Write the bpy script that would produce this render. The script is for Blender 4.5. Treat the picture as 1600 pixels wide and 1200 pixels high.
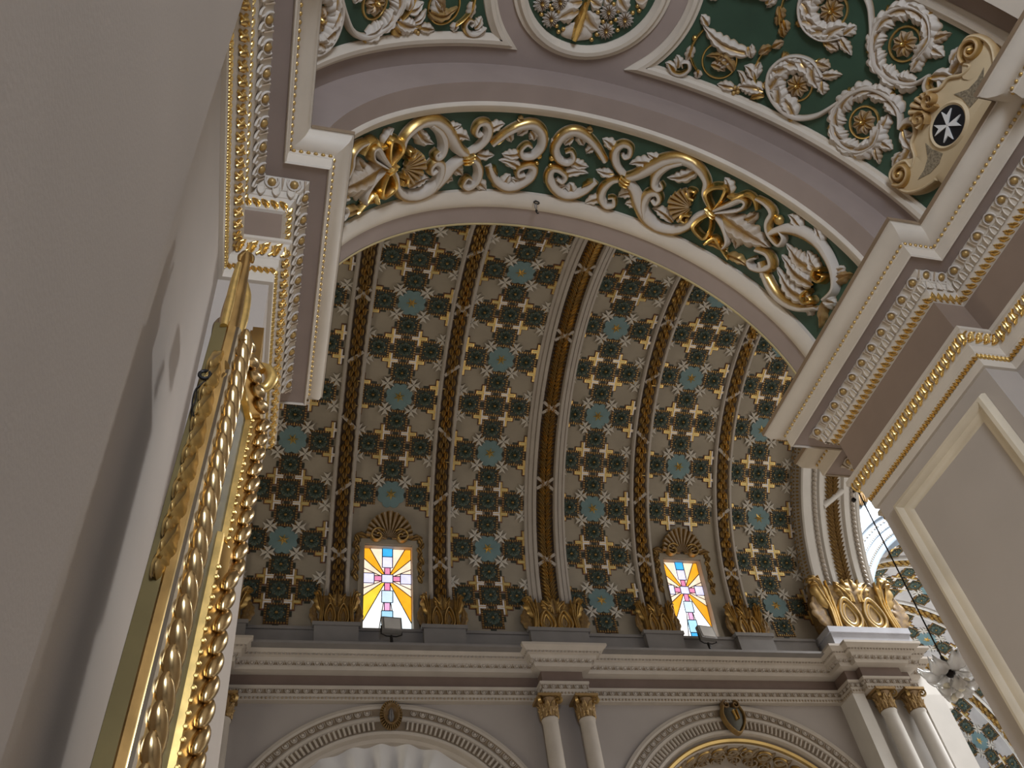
import bpy, math, random
import numpy as np
from mathutils import Vector, Matrix
random.seed(7)
for o in list(bpy.data.objects): bpy.data.objects.remove(o)
scene = bpy.context.scene
COL = scene.collection
ZO = 1.6                     # eye height above the floor; all heights below are measured from the eye
# ------------------------------------------------------------------ camera
RC = np.array([[0.9665260685, -0.2275075649, -0.1186071955],
               [0.0923628736, 0.7398212588, -0.6664334960],
               [0.2393667865, 0.6331704454, 0.7360697851]])
FPX = 1358.86
cam = bpy.data.objects.new('camera', bpy.data.cameras.new('camera')); COL.objects.link(cam)
cam.data.sensor_width = 36; cam.data.lens = FPX / 1600 * 36; cam.data.clip_start = .02; cam.data.clip_end = 300
cm = Matrix.Identity(4)
for i in range(3):
    cm[i][0] = RC[0][i]; cm[i][1] = -RC[1][i]; cm[i][2] = -RC[2][i]
cm[2][3] = ZO
cam.matrix_world = cm
scene.camera = cam
# ------------------------------------------------------------------ light
world = bpy.data.worlds.new('world'); scene.world = world; world.use_nodes = True
world.node_tree.nodes['Background'].inputs[0].default_value = (.96, .93, .88, 1)
world.node_tree.nodes['Background'].inputs[1].default_value = 1.0
def area(name, loc, target, sx, sy, power, col):
    d = bpy.data.lights.new(name, 'AREA'); d.shape = 'RECTANGLE'; d.size = sx; d.size_y = sy; d.energy = power; d.color = col
    o = bpy.data.objects.new(name, d); COL.objects.link(o); o.location = loc
    o.rotation_euler = (Vector(target) - Vector(loc)).to_track_quat('-Z', 'Y').to_euler(); return o
area('dome_window_light', (20.0, 12.3, 22.3), (5.0, 8.5, 5.0), 5, 5, 8200, (.95, .97, 1.0))      # windows of the dome over the crossing
area('nave_end_fill_light', (-11.5, 9.5, 7), (4, 9.5, 7), 5, 6, 430, (1.0, .91, .74))         # added fill lamp at the nave end, no window built there
area('chapel_window_light', (.95, -4.9, 4.6), (1.8, 2, 5.4), 1.5, 3.0, 360, (.74, .84, 1.0))     # chapel window behind the viewer
area('transept_window_light', (14.7, 20.3, 12.2), (20, 20.3, 14.0), 1.6, 2.4, 520, (.92, .96, 1.0))  # transept window
vs = scene.view_settings
vs.view_transform = 'Standard'; vs.look = 'None'; vs.exposure = 0.12; vs.gamma = 1; vs.use_curve_mapping = False
# ------------------------------------------------------------------ materials
def mat(name, col, rough=.75, metal=0., var=.10, scale=3., bump=.0, bscale=40., spec=.35, emit=0.):
    m = bpy.data.materials.new(name); m.use_nodes = True; nt = m.node_tree; b = nt.nodes['Principled BSDF']
    tc = nt.nodes.new('ShaderNodeTexCoord'); n = nt.nodes.new('ShaderNodeTexNoise'); n.inputs['Scale'].default_value = scale
    n.inputs['Detail'].default_value = 5; nt.links.new(tc.outputs['Object'], n.inputs['Vector'])
    r = nt.nodes.new('ShaderNodeValToRGB'); r.color_ramp.elements[0].position = .3; r.color_ramp.elements[1].position = .7
    r.color_ramp.elements[0].color = tuple(c * (1 - var) for c in col) + (1,); r.color_ramp.elements[1].color = tuple(min(1, c * (1 + var)) for c in col) + (1,)
    nt.links.new(n.outputs[0], r.inputs[0]); nt.links.new(r.outputs[0], b.inputs['Base Color'])
    b.inputs['Roughness'].default_value = rough; b.inputs['Metallic'].default_value = metal; b.inputs['Specular IOR Level'].default_value = spec
    if bump:
        n2 = nt.nodes.new('ShaderNodeTexNoise'); n2.inputs['Scale'].default_value = bscale; nt.links.new(tc.outputs['Object'], n2.inputs['Vector'])
        bp = nt.nodes.new('ShaderNodeBump'); bp.inputs['Strength'].default_value = bump; bp.inputs['Distance'].default_value = .02
        nt.links.new(n2.outputs[0], bp.inputs['Height']); nt.links.new(bp.outputs[0], b.inputs['Normal'])
    if emit:
        nt.links.new(r.outputs[0], b.inputs['Emission Color']); b.inputs['Emission Strength'].default_value = emit
    return m
def giltmat(name, cream, ochre, gold, rg=.3):
    """plaster painted cream, glazed ochre and gilded where the mesh carries gilding (attribute g)"""
    m = bpy.data.materials.new(name); m.use_nodes = True; nt = m.node_tree; b = nt.nodes['Principled BSDF']
    a = nt.nodes.new('ShaderNodeAttribute'); a.attribute_name = 'g'
    tc = nt.nodes.new('ShaderNodeTexCoord'); n = nt.nodes.new('ShaderNodeTexNoise'); n.inputs['Scale'].default_value = 14
    nt.links.new(tc.outputs['Object'], n.inputs['Vector'])
    ma = nt.nodes.new('ShaderNodeMath'); ma.operation = 'MULTIPLY_ADD'; ma.inputs[1].default_value = .3; ma.inputs[2].default_value = -.15
    nt.links.new(n.outputs[0], ma.inputs[0])
    ad = nt.nodes.new('ShaderNodeMath'); ad.operation = 'ADD'; ad.use_clamp = True
    nt.links.new(a.outputs['Fac'], ad.inputs[0]); nt.links.new(ma.outputs[0], ad.inputs[1])
    r = nt.nodes.new('ShaderNodeValToRGB'); e = r.color_ramp.elements
    e[0].position = .15; e[0].color = cream + (1,); e[1].position = .95; e[1].color = gold + (1,)
    k = e.new(.5); k.color = ochre + (1,)
    nt.links.new(ad.outputs[0], r.inputs[0]); nt.links.new(r.outputs[0], b.inputs['Base Color'])
    mp = nt.nodes.new('ShaderNodeMapRange'); mp.inputs['From Min'].default_value = .45; mp.inputs['From Max'].default_value = .8
    nt.links.new(ad.outputs[0], mp.inputs['Value']); nt.links.new(mp.outputs[0], b.inputs['Metallic'])
    m2 = nt.nodes.new('ShaderNodeMapRange'); m2.inputs['To Min'].default_value = .62; m2.inputs['To Max'].default_value = rg
    nt.links.new(ad.outputs[0], m2.inputs['Value']); nt.links.new(m2.outputs[0], b.inputs['Roughness'])
    return m
CREAM = mat('cream_plaster', (.62, .54, .44), .6, var=.05)
WALL = mat('beige_wall_paint', (.45, .385, .325), .7, var=.05, scale=1.2, bump=.03, bscale=120)
MAUVE = mat('mauve_paint', (.335, .262, .225), .7, var=.05)
FRIEZE = mat('brown_mauve_frieze_paint', (.26, .185, .135), .7, var=.06)
FRIEZEF = mat('dark_brown_frieze_paint', (.15, .105, .085), .7, var=.08)
DKBED = mat('dark_brown_bed', (.055, .032, .016), .6, var=.3)  # dark brown strip under the rib leaves
OCBED = mat('ochre_bed', (.20, .15, .10), .65, var=.2)  # darker ochre strip behind the egg rows and flutes
GREEN = mat('dark_green_paint', (.034, .070, .042), .55, var=.15)
BROWN = mat('brown_edge_paint', (.26, .18, .11), .6, var=.1)
VAULT = mat('taupe_vault_paint', (.275, .236, .180), .75, var=.12, scale=1.5, bump=.05, bscale=25)
FARW = mat('grey_taupe_wall_paint', (.325, .288, .262), .75, var=.05, scale=1.)
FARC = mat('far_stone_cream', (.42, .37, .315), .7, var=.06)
LEDGE = mat('grey_ledge_paint', (.20, .185, .175), .75, var=.08)
TDARK = mat('dark_green_tile', (.033, .036, .026), .5, var=.3, scale=30)
TTEAL = mat('teal_petal', (.045, .065, .05), .5, var=.2)
TRED = mat('red_brown_border', (.11, .05, .03), .6, var=.3, scale=20)
BLUE = mat('dusty_blue_flower', (.13, .20, .205), .6, var=.1)
DULLW = mat('dull_white_plaster', (.47, .43, .37), .6, var=.05)
GLAZE = mat('white_glaze', (.68, .65, .64), .22, var=.03, spec=.8)
PALEG = mat('pale_gilding', (.60, .47, .20), .4, .4, var=.15)
WHITE = mat('white_plaster', (.66, .62, .57), .5, var=.03)
GOLD = mat('gold_leaf', (.80, .55, .19), .32, .85, var=.25, scale=18)
DGOLD = mat('aged_gold_leaf', (.36, .23, .08), .42, .6, var=.35, scale=14)
OLDGOLD = mat('frame_gold', (.55, .36, .14), .27, 1., var=.3, scale=9)
GILT = giltmat('gilded_plaster', (.58, .51, .43), (.32, .19, .07), (.86, .60, .21), .25)
GILTD = giltmat('aged_gilded_plaster', (.42, .35, .25), (.15, .085, .03), (.66, .44, .15), .36)
OCHRE = giltmat('ochre_shaded_plaster', (.62, .48, .29), (.42, .25, .09), (.62, .42, .14), .35)
BLACK = mat('black_enamel', (.012, .012, .014), .4, var=.2)
IRON = mat('dark_iron', (.03, .027, .025), .5, .6)
CLOTH = mat('white_cloth', (.62, .60, .58), .9, var=.03)
TRAN = mat('pale_blue_white_plaster', (.28, .34, .41), .65, var=.04)
FLOOR = mat('beige_stone_floor', (.42, .37, .31), .35, var=.12)
LEAD = mat('lead_came', (.02, .02, .025), .5)
CANVAS = mat('olive_dark_canvas', (.10, .095, .06), .35, var=.5, scale=2.5)
OLIVE = mat('olive_gold_side', (.20, .15, .06), .45, .3, var=.2)
GREYM = mat('grey_metal', (.22, .21, .20), .5, .2)
LENS = mat('floodlight_lens', (.55, .53, .50), .3)
def glassmat():
    m = bpy.data.materials.new('frosted_glass'); m.use_nodes = True; b = m.node_tree.nodes['Principled BSDF']
    b.inputs['Base Color'].default_value = (.90, .88, .85, 1); b.inputs['Roughness'].default_value = .22
    b.inputs['Transmission Weight'].default_value = .60; b.inputs['IOR'].default_value = 1.45; return m
GLASS = glassmat()
# ------------------------------------------------------------------ mesh helpers
class MB:
    def __init__(s): s.V = []; s.F = []; s.I = []; s.G = []
    def v(s, p, g=0.): s.V.append((p[0], p[1], p[2])); s.G.append(g); return len(s.V) - 1
    def f(s, ids, mi=0): s.F.append(tuple(ids)); s.I.append(mi)
    def poly(s, pts, mi=0, g=0.): s.f([s.v(p, g) for p in pts], mi)
    def grid(s, rows, mi=0, g=0., closed=False, cyc=False):
        n = len(rows[0]); ids = []
        for i, r in enumerate(rows):
            ids.append([s.v(p, (g(i, j) if callable(g) else (g[j] if isinstance(g, (list, tuple)) else g))) for j, p in enumerate(r)])
        R = len(rows)
        for i in range(R if cyc else R - 1):
            a, b = ids[i], ids[(i + 1) % R]
            for j in range(n if closed else n - 1):
                k = (j + 1) % n
                s.f((a[j], a[k], b[k], b[j]), mi(i, j) if callable(mi) else mi)
        return ids
    def box(s, x0, x1, y0, y1, z0, z1, mi=0, g=0.):
        p = [s.v((x, y, z), g) for z in (z0, z1) for y in (y0, y1) for x in (x0, x1)]
        for q in ((0, 1, 3, 2), (4, 6, 7, 5), (0, 4, 5, 1), (2, 3, 7, 6), (0, 2, 6, 4), (1, 5, 7, 3)): s.f([p[i] for i in q], mi)
    def tube(s, pts, rad, n=8, mi=0, g=0., cap=True):
        P = [Vector(p) for p in pts]; rows = []
        up = Vector((.31, .17, .93))
        for i, p in enumerate(P):
            t = (P[min(i + 1, len(P) - 1)] - P[max(i - 1, 0)]); t = t.normalized() if t.length > 1e-9 else Vector((0, 0, 1))
            a = t.cross(up); a = a.normalized() if a.length > 1e-4 else t.cross(Vector((1, 0, 0))).normalized(); b = t.cross(a)
            r = rad[i] if isinstance(rad, (list, tuple)) else rad
            rows.append([p + (a * math.cos(6.28319 * k / n) + b * math.sin(6.28319 * k / n)) * r for k in range(n)])
        ids = s.grid(rows, mi, g, closed=True)
        if cap: s.f(ids[0][::-1], mi); s.f(ids[-1], mi)
    def ball(s, c, rx, ry=None, rz=None, n=8, m=6, mi=0, g=0., M=None):
        ry = ry or rx; rz = rz or rx; rows = []
        for i in range(m + 1):
            a = math.pi * i / m
            r = []
            for j in range(n):
                q = Vector((rx * math.sin(a) * math.cos(6.28319 * j / n), ry * math.sin(a) * math.sin(6.28319 * j / n), rz * math.cos(a)))
                if M is not None: q = M @ q
                r.append(q + Vector(c))
            rows.append(r)
        s.grid(rows, mi, g, closed=True)
WM = {}
def mesh(name, mb, mats, smooth=True, ang=.7):
    me = bpy.data.meshes.new(name); me.from_pydata(mb.V, [], mb.F)
    if not isinstance(mats, (list, tuple)): mats = [mats]
    for m in mats: me.materials.append(m)
    if len(mats) > 1: me.polygons.foreach_set('material_index', mb.I)
    if any(mb.G):
        a = me.attributes.new('g', 'FLOAT', 'POINT'); a.data.foreach_set('value', mb.G)
    if smooth:
        me.shade_smooth()
        if ang: me.set_sharp_from_angle(angle=ang)
    me.update(); return me
def link(name, me, parent=None, M=None, kind=None, label=None, cat=None, group=None):
    o = bpy.data.objects.new(name, me); COL.objects.link(o)
    M = M if M is not None else Matrix.Translation((0, 0, ZO))
    WM[o.name] = M
    if parent is not None:
        o.parent = parent; o.matrix_parent_inverse = WM[parent.name].inverted()
    o.matrix_basis = M
    if kind: o['kind'] = kind
    if label: o['label'] = label
    if cat: o['category'] = cat
    if group: o['group'] = group
    return o
def obj(name, mb, mats, parent=None, smooth=True, ang=.7, **k):
    return link(name, mesh(name, mb, mats, smooth, ang), parent, **k)
def thing(name, loc, label, cat, group=None, kind=None):
    return link(name, None, None, Matrix.Translation((loc[0], loc[1], loc[2] + ZO)), label=label, cat=cat, group=group, kind=kind or 'thing')
def frameM(p, x, y, z):
    """matrix from an origin (heights from the eye) and three axes"""
    m = Matrix.Identity(4)
    for i in range(3): m[i][0] = x[i]; m[i][1] = y[i]; m[i][2] = z[i]; m[i][3] = p[i]
    m[2][3] += ZO; return m
def spline(P, n=8, closed=False):
    P = [np.array(p, float) for p in P]; out = []; N = len(P)
    for i in range(N - 1 if not closed else N):
        g = lambda k: P[k % N] if closed else P[min(max(k, 0), N - 1)]
        a, b, c, d = g(i - 1), g(i), g(i + 1), g(i + 2)
        for t in np.linspace(0, 1, n, endpoint=False):
            out.append(.5 * ((2 * b) + (c - a) * t + (2 * a - 5 * b + 4 * c - d) * t * t + (3 * b - a - 3 * c + d) * t ** 3))
    if not closed: out.append(P[-1])
    return out
# ---- charts: (u, v, h) -> point; h is the height of relief off the surface
def cyl_chart(cx, cz, R): return lambda u, v, h=0.: (cx + (R - h) * math.sin(u / R), v, cz + (R - h) * math.cos(u / R))
class Vault:
    """half-round vault: x along its axis a, s the arc length from the springing on side e"""
    def __init__(s, O, a, e, R): s.O = Vector(O); s.a = Vector(a); s.e = Vector(e); s.R = R; s.Z = Vector((0, 0, 1))
    def __call__(s, x, t, h=0.):
        if t < 0: return s.O + s.a * x + s.e * (s.R - h) + s.Z * t
        th = t / s.R; return s.O + s.a * x + s.e * ((s.R - h) * math.cos(th)) + s.Z * ((s.R - h) * math.sin(th))
    def M(s, x, t, h=0., rot=0.):
        th = max(t, 0) / s.R; n = -(s.e * math.cos(th) + s.Z * math.sin(th)); ts = s.Z * math.cos(th) - s.e * math.sin(th)
        ax = s.a * math.cos(rot) + ts * math.sin(rot); ay = ts * math.cos(rot) - s.a * math.sin(rot)
        return frameM(s(x, t, h), ax, ay, n)
def ray(px, py):
    d = np.array([(px - 800) / FPX, (py - 600) / FPX, 1.]) @ RC; return d / np.linalg.norm(d)
def at_y(px, py, y): d = ray(px, py); return d * (y / d[1])
# ---- relief ornament on a chart
SECT = [(-1, 0), (-.86, .55), (-.45, .93), (0, 1), (.45, .93), (.86, .55), (1, 0)]
def stroke(mb, ch, pts, w, hgt, g=0., n=7, base=0., sect=SECT, closed=False, mi=0):
    P = spline(pts, n, closed); N = len(P); rows = []
    for i, p in enumerate(P):
        q0, q1 = (P[(i - 1) % N], P[(i + 1) % N]) if closed else (P[max(i - 1, 0)], P[min(i + 1, N - 1)])
        t = q1 - q0; t = t / (np.linalg.norm(t) + 1e-12); nn = np.array([-t[1], t[0]])
        f = i / max(N - 1, 1); ww = (w(f) if callable(w) else w) * .5; hh = hgt(f) if callable(hgt) else hgt
        rows.append([ch(p[0] + nn[0] * a * ww, p[1] + nn[1] * a * ww, base + b * hh) for a, b in sect])
    gg = g if not isinstance(g, (list, tuple)) or len(g) == len(sect) else g[0]
    ids = mb.grid(rows, mi, gg, cyc=closed)
    if not closed: mb.f(ids[0], mi); mb.f(ids[-1][::-1], mi)
def taper(w, a=.35, b=.25): return lambda f: w * (a + (1 - a) * min(1, f * 4)) * (b + (1 - b) * min(1, (1 - f) * 1.6))
def leaf(mb, ch, p0, p1, w, hgt, bend=0., lobes=4, g0=.75, g1=0., base=0., mi=0):
    p0 = np.array(p0, float); p1 = np.array(p1, float); d = p1 - p0; L = np.linalg.norm(d) + 1e-9; nrm = np.array([-d[1], d[0]]) / L
    N = max(lobes * 5, 8); rows = []
    for i in range(N + 1):
        t = i / N; c = p0 + d * t + nrm * L * bend * 4 * t * (1 - t); tt = d / L + nrm * bend * 4 * (1 - 2 * t); tt = tt / np.linalg.norm(tt)
        nn = np.array([-tt[1], tt[0]]); ph = (t * lobes) % 1 if i < N else 1.
        lob = (.55 + .45 * math.sqrt(max(0, math.sin(math.pi * min(1, .08 + ph * .95))))) if lobes > 1 else 1.
        env = math.sin(math.pi * min(1, .10 + .90 * t) ** .75) if t < 1 else 0
        e = w * .5 * max(env, .04 if t < 1 else .0) * lob; sh = tt * e * .5
        hh = hgt * (.40 + .60 * math.sin(math.pi * min(.90, t + .12))) * (.6 + .4 * lob)
        rows.append([ch(*(c + nn * e + sh), base), ch(*(c + nn * e * .82 + sh * .85), base + hh * .62), ch(*(c + nn * e * .45 + sh * .4), base + hh), ch(*c, base + hh * .55),
                     ch(*(c - nn * e * .45 + sh * .4), base + hh), ch(*(c - nn * e * .82 + sh * .85), base + hh * .62), ch(*(c - nn * e + sh), base)])
    mb.grid(rows, mi, lambda i, j: (.45 if j in (0, 6) else (g1 if j != 3 else g0 * (1 - .5 * i / N))) if g1 < .5 else (g1 if j != 3 else .5))
def rosette(mb, ch, c, r, hgt, n=8, g=.45, gc=.9, base=0., ph=0., mi=0):
    for k in range(n):
        a = 6.28319 * (k + ph) / n; p1 = (c[0] + r * math.cos(a), c[1] + r * math.sin(a)); p0 = (c[0] + r * .18 * math.cos(a), c[1] + r * .18 * math.sin(a))
        leaf(mb, ch, p0, p1, r * 5.2 / n, hgt, 0, 1, .8, g, base, mi)
    dome(mb, ch, c, r * .26, hgt * 1.5, gc, base, mi)
def dome(mb, ch, c, r, hgt, g=.9, base=0., mi=0, n=8):
    rows = []
    for i in range(5):
        a = math.pi / 2 * i / 4
        rows.append([ch(c[0] + r * math.cos(a) * math.cos(6.28319 * j / n), c[1] + r * math.cos(a) * math.sin(6.28319 * j / n), base + hgt * math.sin(a)) for j in range(n)])
    mb.grid(rows, mi, g, closed=True)
def shell(mb, ch, c, ang, r, hgt, spread=2.3, n=9, g=.5, base=0., mi=0):
    """scallop: flutes fanning from c towards ang"""
    for k in range(n):
        a = ang + spread * ((k + .5) / n - .5) * 1.; rr = r * (1 - .22 * abs((k + .5) / n - .5) * 2)
        p0 = (c[0] + .1 * r * math.cos(a), c[1] + .1 * r * math.sin(a)); p1 = (c[0] + rr * math.cos(a), c[1] + rr * math.sin(a))
        wd = 2 * rr * math.sin(spread / n / 2) * 1.15
        stroke(mb, ch, [p0, ((p0[0] + p1[0]) / 2, (p0[1] + p1[1]) / 2), p1], lambda f, wd=wd: wd * (.15 + .85 * f), lambda f: hgt * (.5 + .5 * f), [.3, .75, g, g * .6, g, .75, .3], 4, base, mi=mi)
def volute(c, r0, turns=1.25, a0=0., sgn=1, n=14):
    return [(c[0] + r0 * (1 - .86 * i / n) * math.cos(a0 + sgn * 6.28319 * turns * i / n), c[1] + r0 * (1 - .86 * i / n) * math.sin(a0 + sgn * 6.28319 * turns * i / n)) for i in range(n + 1)]
# ---- straight mouldings with mitred corners (axis-aligned plan)
def offs(path, d, side):
    out = []; n = len(path)
    for i, p in enumerate(path):
        ns = []
        for a, b in ((i - 1, i), (i, i + 1)):
            if a < 0 or b >= n: continue
            t = Vector(path[b]) - Vector(path[a]); t = t.normalized(); ns.append(Vector((-t[1], t[0])) * side)
        if len(ns) == 2 and abs(ns[0].dot(ns[1])) < .5: nn = ns[0] + ns[1]
        else: nn = ns[0]
        out.append((p[0] + nn[0] * d, p[1] + nn[1] * d))
    return out
def sweep_plan(mb, path, side, prof, mi=0):
    cols = [offs(path, d, side) for d, z in prof]
    mb.grid([[(cols[j][i][0], cols[j][i][1], prof[j][1]) for j in range(len(prof))] for i in range(len(path))], mi)
def row_plan(path, side, d, z, spacing, fn, nd=0., nz=0., skip=lambda p: False, inset=.5):
    """call fn(matrix) for pieces set along the path at offset d: local x along it, z out of the wall"""
    Q = offs(path, d, side)
    for i in range(len(Q) - 1):
        a, b = Vector(Q[i]), Vector(Q[i + 1]); L = (b - a).length
        if L < spacing * .6: continue
        n = max(1, int(round(L / spacing))); t = (b - a).normalized(); nw = -Vector((-t[1], t[0])) * side
        zax = Vector((nw[0] * nd, nw[1] * nd, nz)).normalized() if (nd or nz) else Vector((nw[0], nw[1], 0))
        xax = Vector((t[0], t[1], 0)); yax = zax.cross(xax)
        for k in range(n):
            p = a + (b - a) * ((k + inset) / n)
            if skip(p): continue
            fn(frameM((p[0], p[1], z), xax, yax, zax))
def copies(me, name, parent, mats_unused=None): return lambda M: link(name, me, parent, M)
def joiner(proto, mb):
    """append a prototype MB through a matrix into mb (heights from the eye)"""
    def fn(M):
        o = len(mb.V)
        for p, g in zip(proto.V, proto.G):
            q = M @ Vector(p); mb.V.append((q[0], q[1], q[2] - ZO)); mb.G.append(g)
        for f_, i in zip(proto.F, proto.I): mb.F.append(tuple(k + o for k in f_)); mb.I.append(i)
    return fn
FL = lambda u, v, h=0.: (u, v, h)            # flat chart for prototypes
# prototypes: pieces of moulding, modelled flat (x along, y across, z out)
def proto_egg(r=1., g=.9):
    m = MB(); dome(m, FL, (0, 0), .42 * r, .34 * r, g, .02 * r); stroke(m, FL, [(.62 * r * math.cos(a), .1 * r - .66 * r * math.sin(a)) for a in np.linspace(-.5, 3.64, 9)], .2 * r, .2 * r, .05, 2)
    stroke(m, FL, [(.98 * r, .45 * r), (.98 * r, -.1 * r), (.98 * r, -.55 * r)], lambda f: .26 * r * (1 - .7 * f), .2 * r, .35, 2); return m
def proto_tongue(r=1.):
    m = MB(); stroke(m, FL, [(-.5 * r, .9 * r), (-.45 * r, -.1 * r), (0, -.75 * r), (.45 * r, -.1 * r), (.5 * r, .9 * r)], .22 * r, .3 * r, 0, 3)
    m.poly([(-.5 * r, .9 * r, .08 * r), (-.42 * r, -.2 * r, .08 * r), (0, -.7 * r, .08 * r), (.42 * r, -.2 * r, .08 * r), (.5 * r, .9 * r, .08 * r)]); return m
def proto_leaf(r=1., g=1.):
    m = MB(); leaf(m, FL, (-.55 * r, .75 * r), (.45 * r, -.8 * r), 1.1 * r, .55 * r, .12, 2, .6, g)
    stroke(m, FL, [(.0, .7 * r), (.6 * r, .25 * r), (.55 * r, -.35 * r)], .3 * r, .35 * r, g, 3); return m
def proto_bead(r=1., g=.8): m = MB(); dome(m, FL, (0, 0), r, r, g, 0, n=6); return m
def proto_curl(r=1., g=1.):
    m = MB(); leaf(m, FL, (-.5 * r, -.9 * r), (.35 * r, .95 * r), 1.15 * r, .45 * r, .16, 3, .5, g); stroke(m, FL, [(-.75 * r, -.5 * r), (-.55 * r, .4 * r), (.05 * r, .75 * r)], .36 * r, .36 * r, g, 3)
    stroke(m, FL, [(.2 * r, -.85 * r), (.7 * r, -.35 * r), (.6 * r, .45 * r)], .34 * r, .33 * r, .8 * g, 3); return m
def proto_gad(r=1., g=1.):
    m = MB(); M = Matrix.Rotation(.55, 3, 'Z'); m.ball((0, 0, .1 * r), .62 * r, 1.15 * r, .62 * r, 8, 6, 0, g, M); return m
# ================================================================== NAVE
YC, ZC, RV = 9.976, 9.992, 5.0
NV = Vault((0, YC, ZC), (1, 0, 0), (0, 1, 0), RV)
TV = Vault((18.6, 0, 9.9), (0, -1, 0), (1, 0, 0), 4.6)         # transept beyond the crossing
C4 = 2.15; CC = C4 / 4
m = MB(); m.box(-13, 26, -9, 27, -ZO - .3, -ZO); obj('floor', m, FLOOR, smooth=False, kind='structure')
# ---- prototypes of the vault's stuck-on ornament
def proto_tile():
    m = MB(); s = .238
    m.box(-s, s, -s, s, 0, .012, 1); m.box(-.06, .06, -.29, .29, 0, .010, 0); m.box(-.29, .29, -.06, .06, 0, .010, 0); m.box(-s * .80, s * .80, -s * .80, s * .80, .012, .026, 0)
    for k in range(9):
        a = -s * .9 + k * s * 1.8 / 8
        for x, y, u, v in ((a, s * .90, .011, .020), (a, -s * .90, .011, .020), (s * .90, a, .020, .011), (-s * .90, a, .020, .011)): m.box(x - u, x + u, y - v, y + v, .010, .030, 3, 1)
    for q, (rr, n, mi, hh, gg) in enumerate(((.165, 8, 2, .030, 0), (.10, 6, 2, .05, 0))): 
        for k in range(n):
            a = 6.2832 * (k + .5 * q) / n; leaf(m, FL, (.03 * math.cos(a), .03 * math.sin(a)), (rr * math.cos(a), rr * math.sin(a)), rr * .8, hh, 0, 1, 0, 0, .03, mi)
    for k in range(12):
        a = 6.2832 * k / 12; r = .13 + .05 * (k % 2); m.box(r * math.cos(a) - .011, r * math.cos(a) + .011, r * math.sin(a) - .011, r * math.sin(a) + .011, .03, .05, 3, 1)
    dome(m, FL, (0, 0), .035, .06, 1, .03, 3); return m
def proto_flower():
    m = MB(); N = 48; top = []; bot = []
    for k in range(N):
        a = 6.2832 * k / N; r = .30 * (1 - .10 * abs(math.cos(4 * a)) ** 6 - .05 * (1 - abs(math.sin(4 * a))))
        top.append((r * math.cos(a), r * math.sin(a), .03)); bot.append((r * math.cos(a), r * math.sin(a), -.01))
    it = [m.v(p) for p in top]; ib = [m.v(p) for p in bot]; c = m.v((0, 0, .045))
    for k in range(N): m.f((it[k], it[(k + 1) % N], c)); m.f((ib[k], ib[(k + 1) % N], it[(k + 1) % N], it[k]))
    return m
def proto_star(n=6, r=.125):
    m = MB(); c = m.v((0, 0, .1), 1); P = []
    for k in range(2 * n):
        a = math.pi * k / n; q = r if k % 2 == 0 else r * .42; P.append(m.v((q * math.cos(a), q * math.sin(a), .04), 1))
    for k in range(2 * n): m.f((P[k], P[(k + 1) % (2 * n)], c))
    return m
def proto_maltese(r=.150):
    m = MB()
    for k in range(4):
        a = math.pi / 2 * k; R2 = lambda x, y: (x * math.cos(a) - y * math.sin(a), x * math.sin(a) + y * math.cos(a))
        pts = [(.010, -.010), (r, -r * .55), (r * .68, 0), (r, r * .55), (.010, .010)]
        t = [m.v((*R2(*p), .03)) for p in pts]; b = [m.v((*R2(*p), 0)) for p in pts]; c = m.v((*R2(r * .45, 0), .040))
        for i in range(5): m.f((t[i], t[(i + 1) % 5], c)); m.f((b[i], b[(i + 1) % 5], t[(i + 1) % 5], t[i]))
    return m
def proto_greek(r=.165, w=.036):
    """cross with a stepped red-brown backing, one half white, the other half edged in gilding"""
    m = MB()
    def plus(rr, ww, z0, z1, mi, x0=-9, x1=9):
        for a in ((-rr, rr, -ww, ww), (-ww, ww, ww, rr), (-ww, ww, -rr, -ww)):
            p, q = max(a[0], x0), min(a[1], x1)
            if q > p: m.box(p, q, a[2], a[3], z0, z1, mi, 1 if mi == 2 else 0)
    plus(r * 1.16, w * 1.5, 0, .015, 1); plus(r, w, .015, .045, 0, x0=0.0); plus(r, w, .015, .034, 2, x1=-.0); plus(r * .86, w * .62, .034, .042, 3, x1=-.012)
    plus(r, .006, .045, .05, 2, x0=0.0)
    return m
ME_TILE = mesh('rosette_tile', proto_tile(), [TDARK, TRED, TTEAL, DGOLD], False)
ME_FLOW = mesh('blue_flower', proto_flower(), [BLUE], True, .6)
ME_STAR = mesh('star', proto_star(), [GOLD], False)
ME_MALT = mesh('maltese_cross', proto_maltese(), [DULLW], False)
ME_GREEK = mesh('greek_cross', proto_greek(), [GLAZE, TRED, GOLD, PALEG], False)
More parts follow.
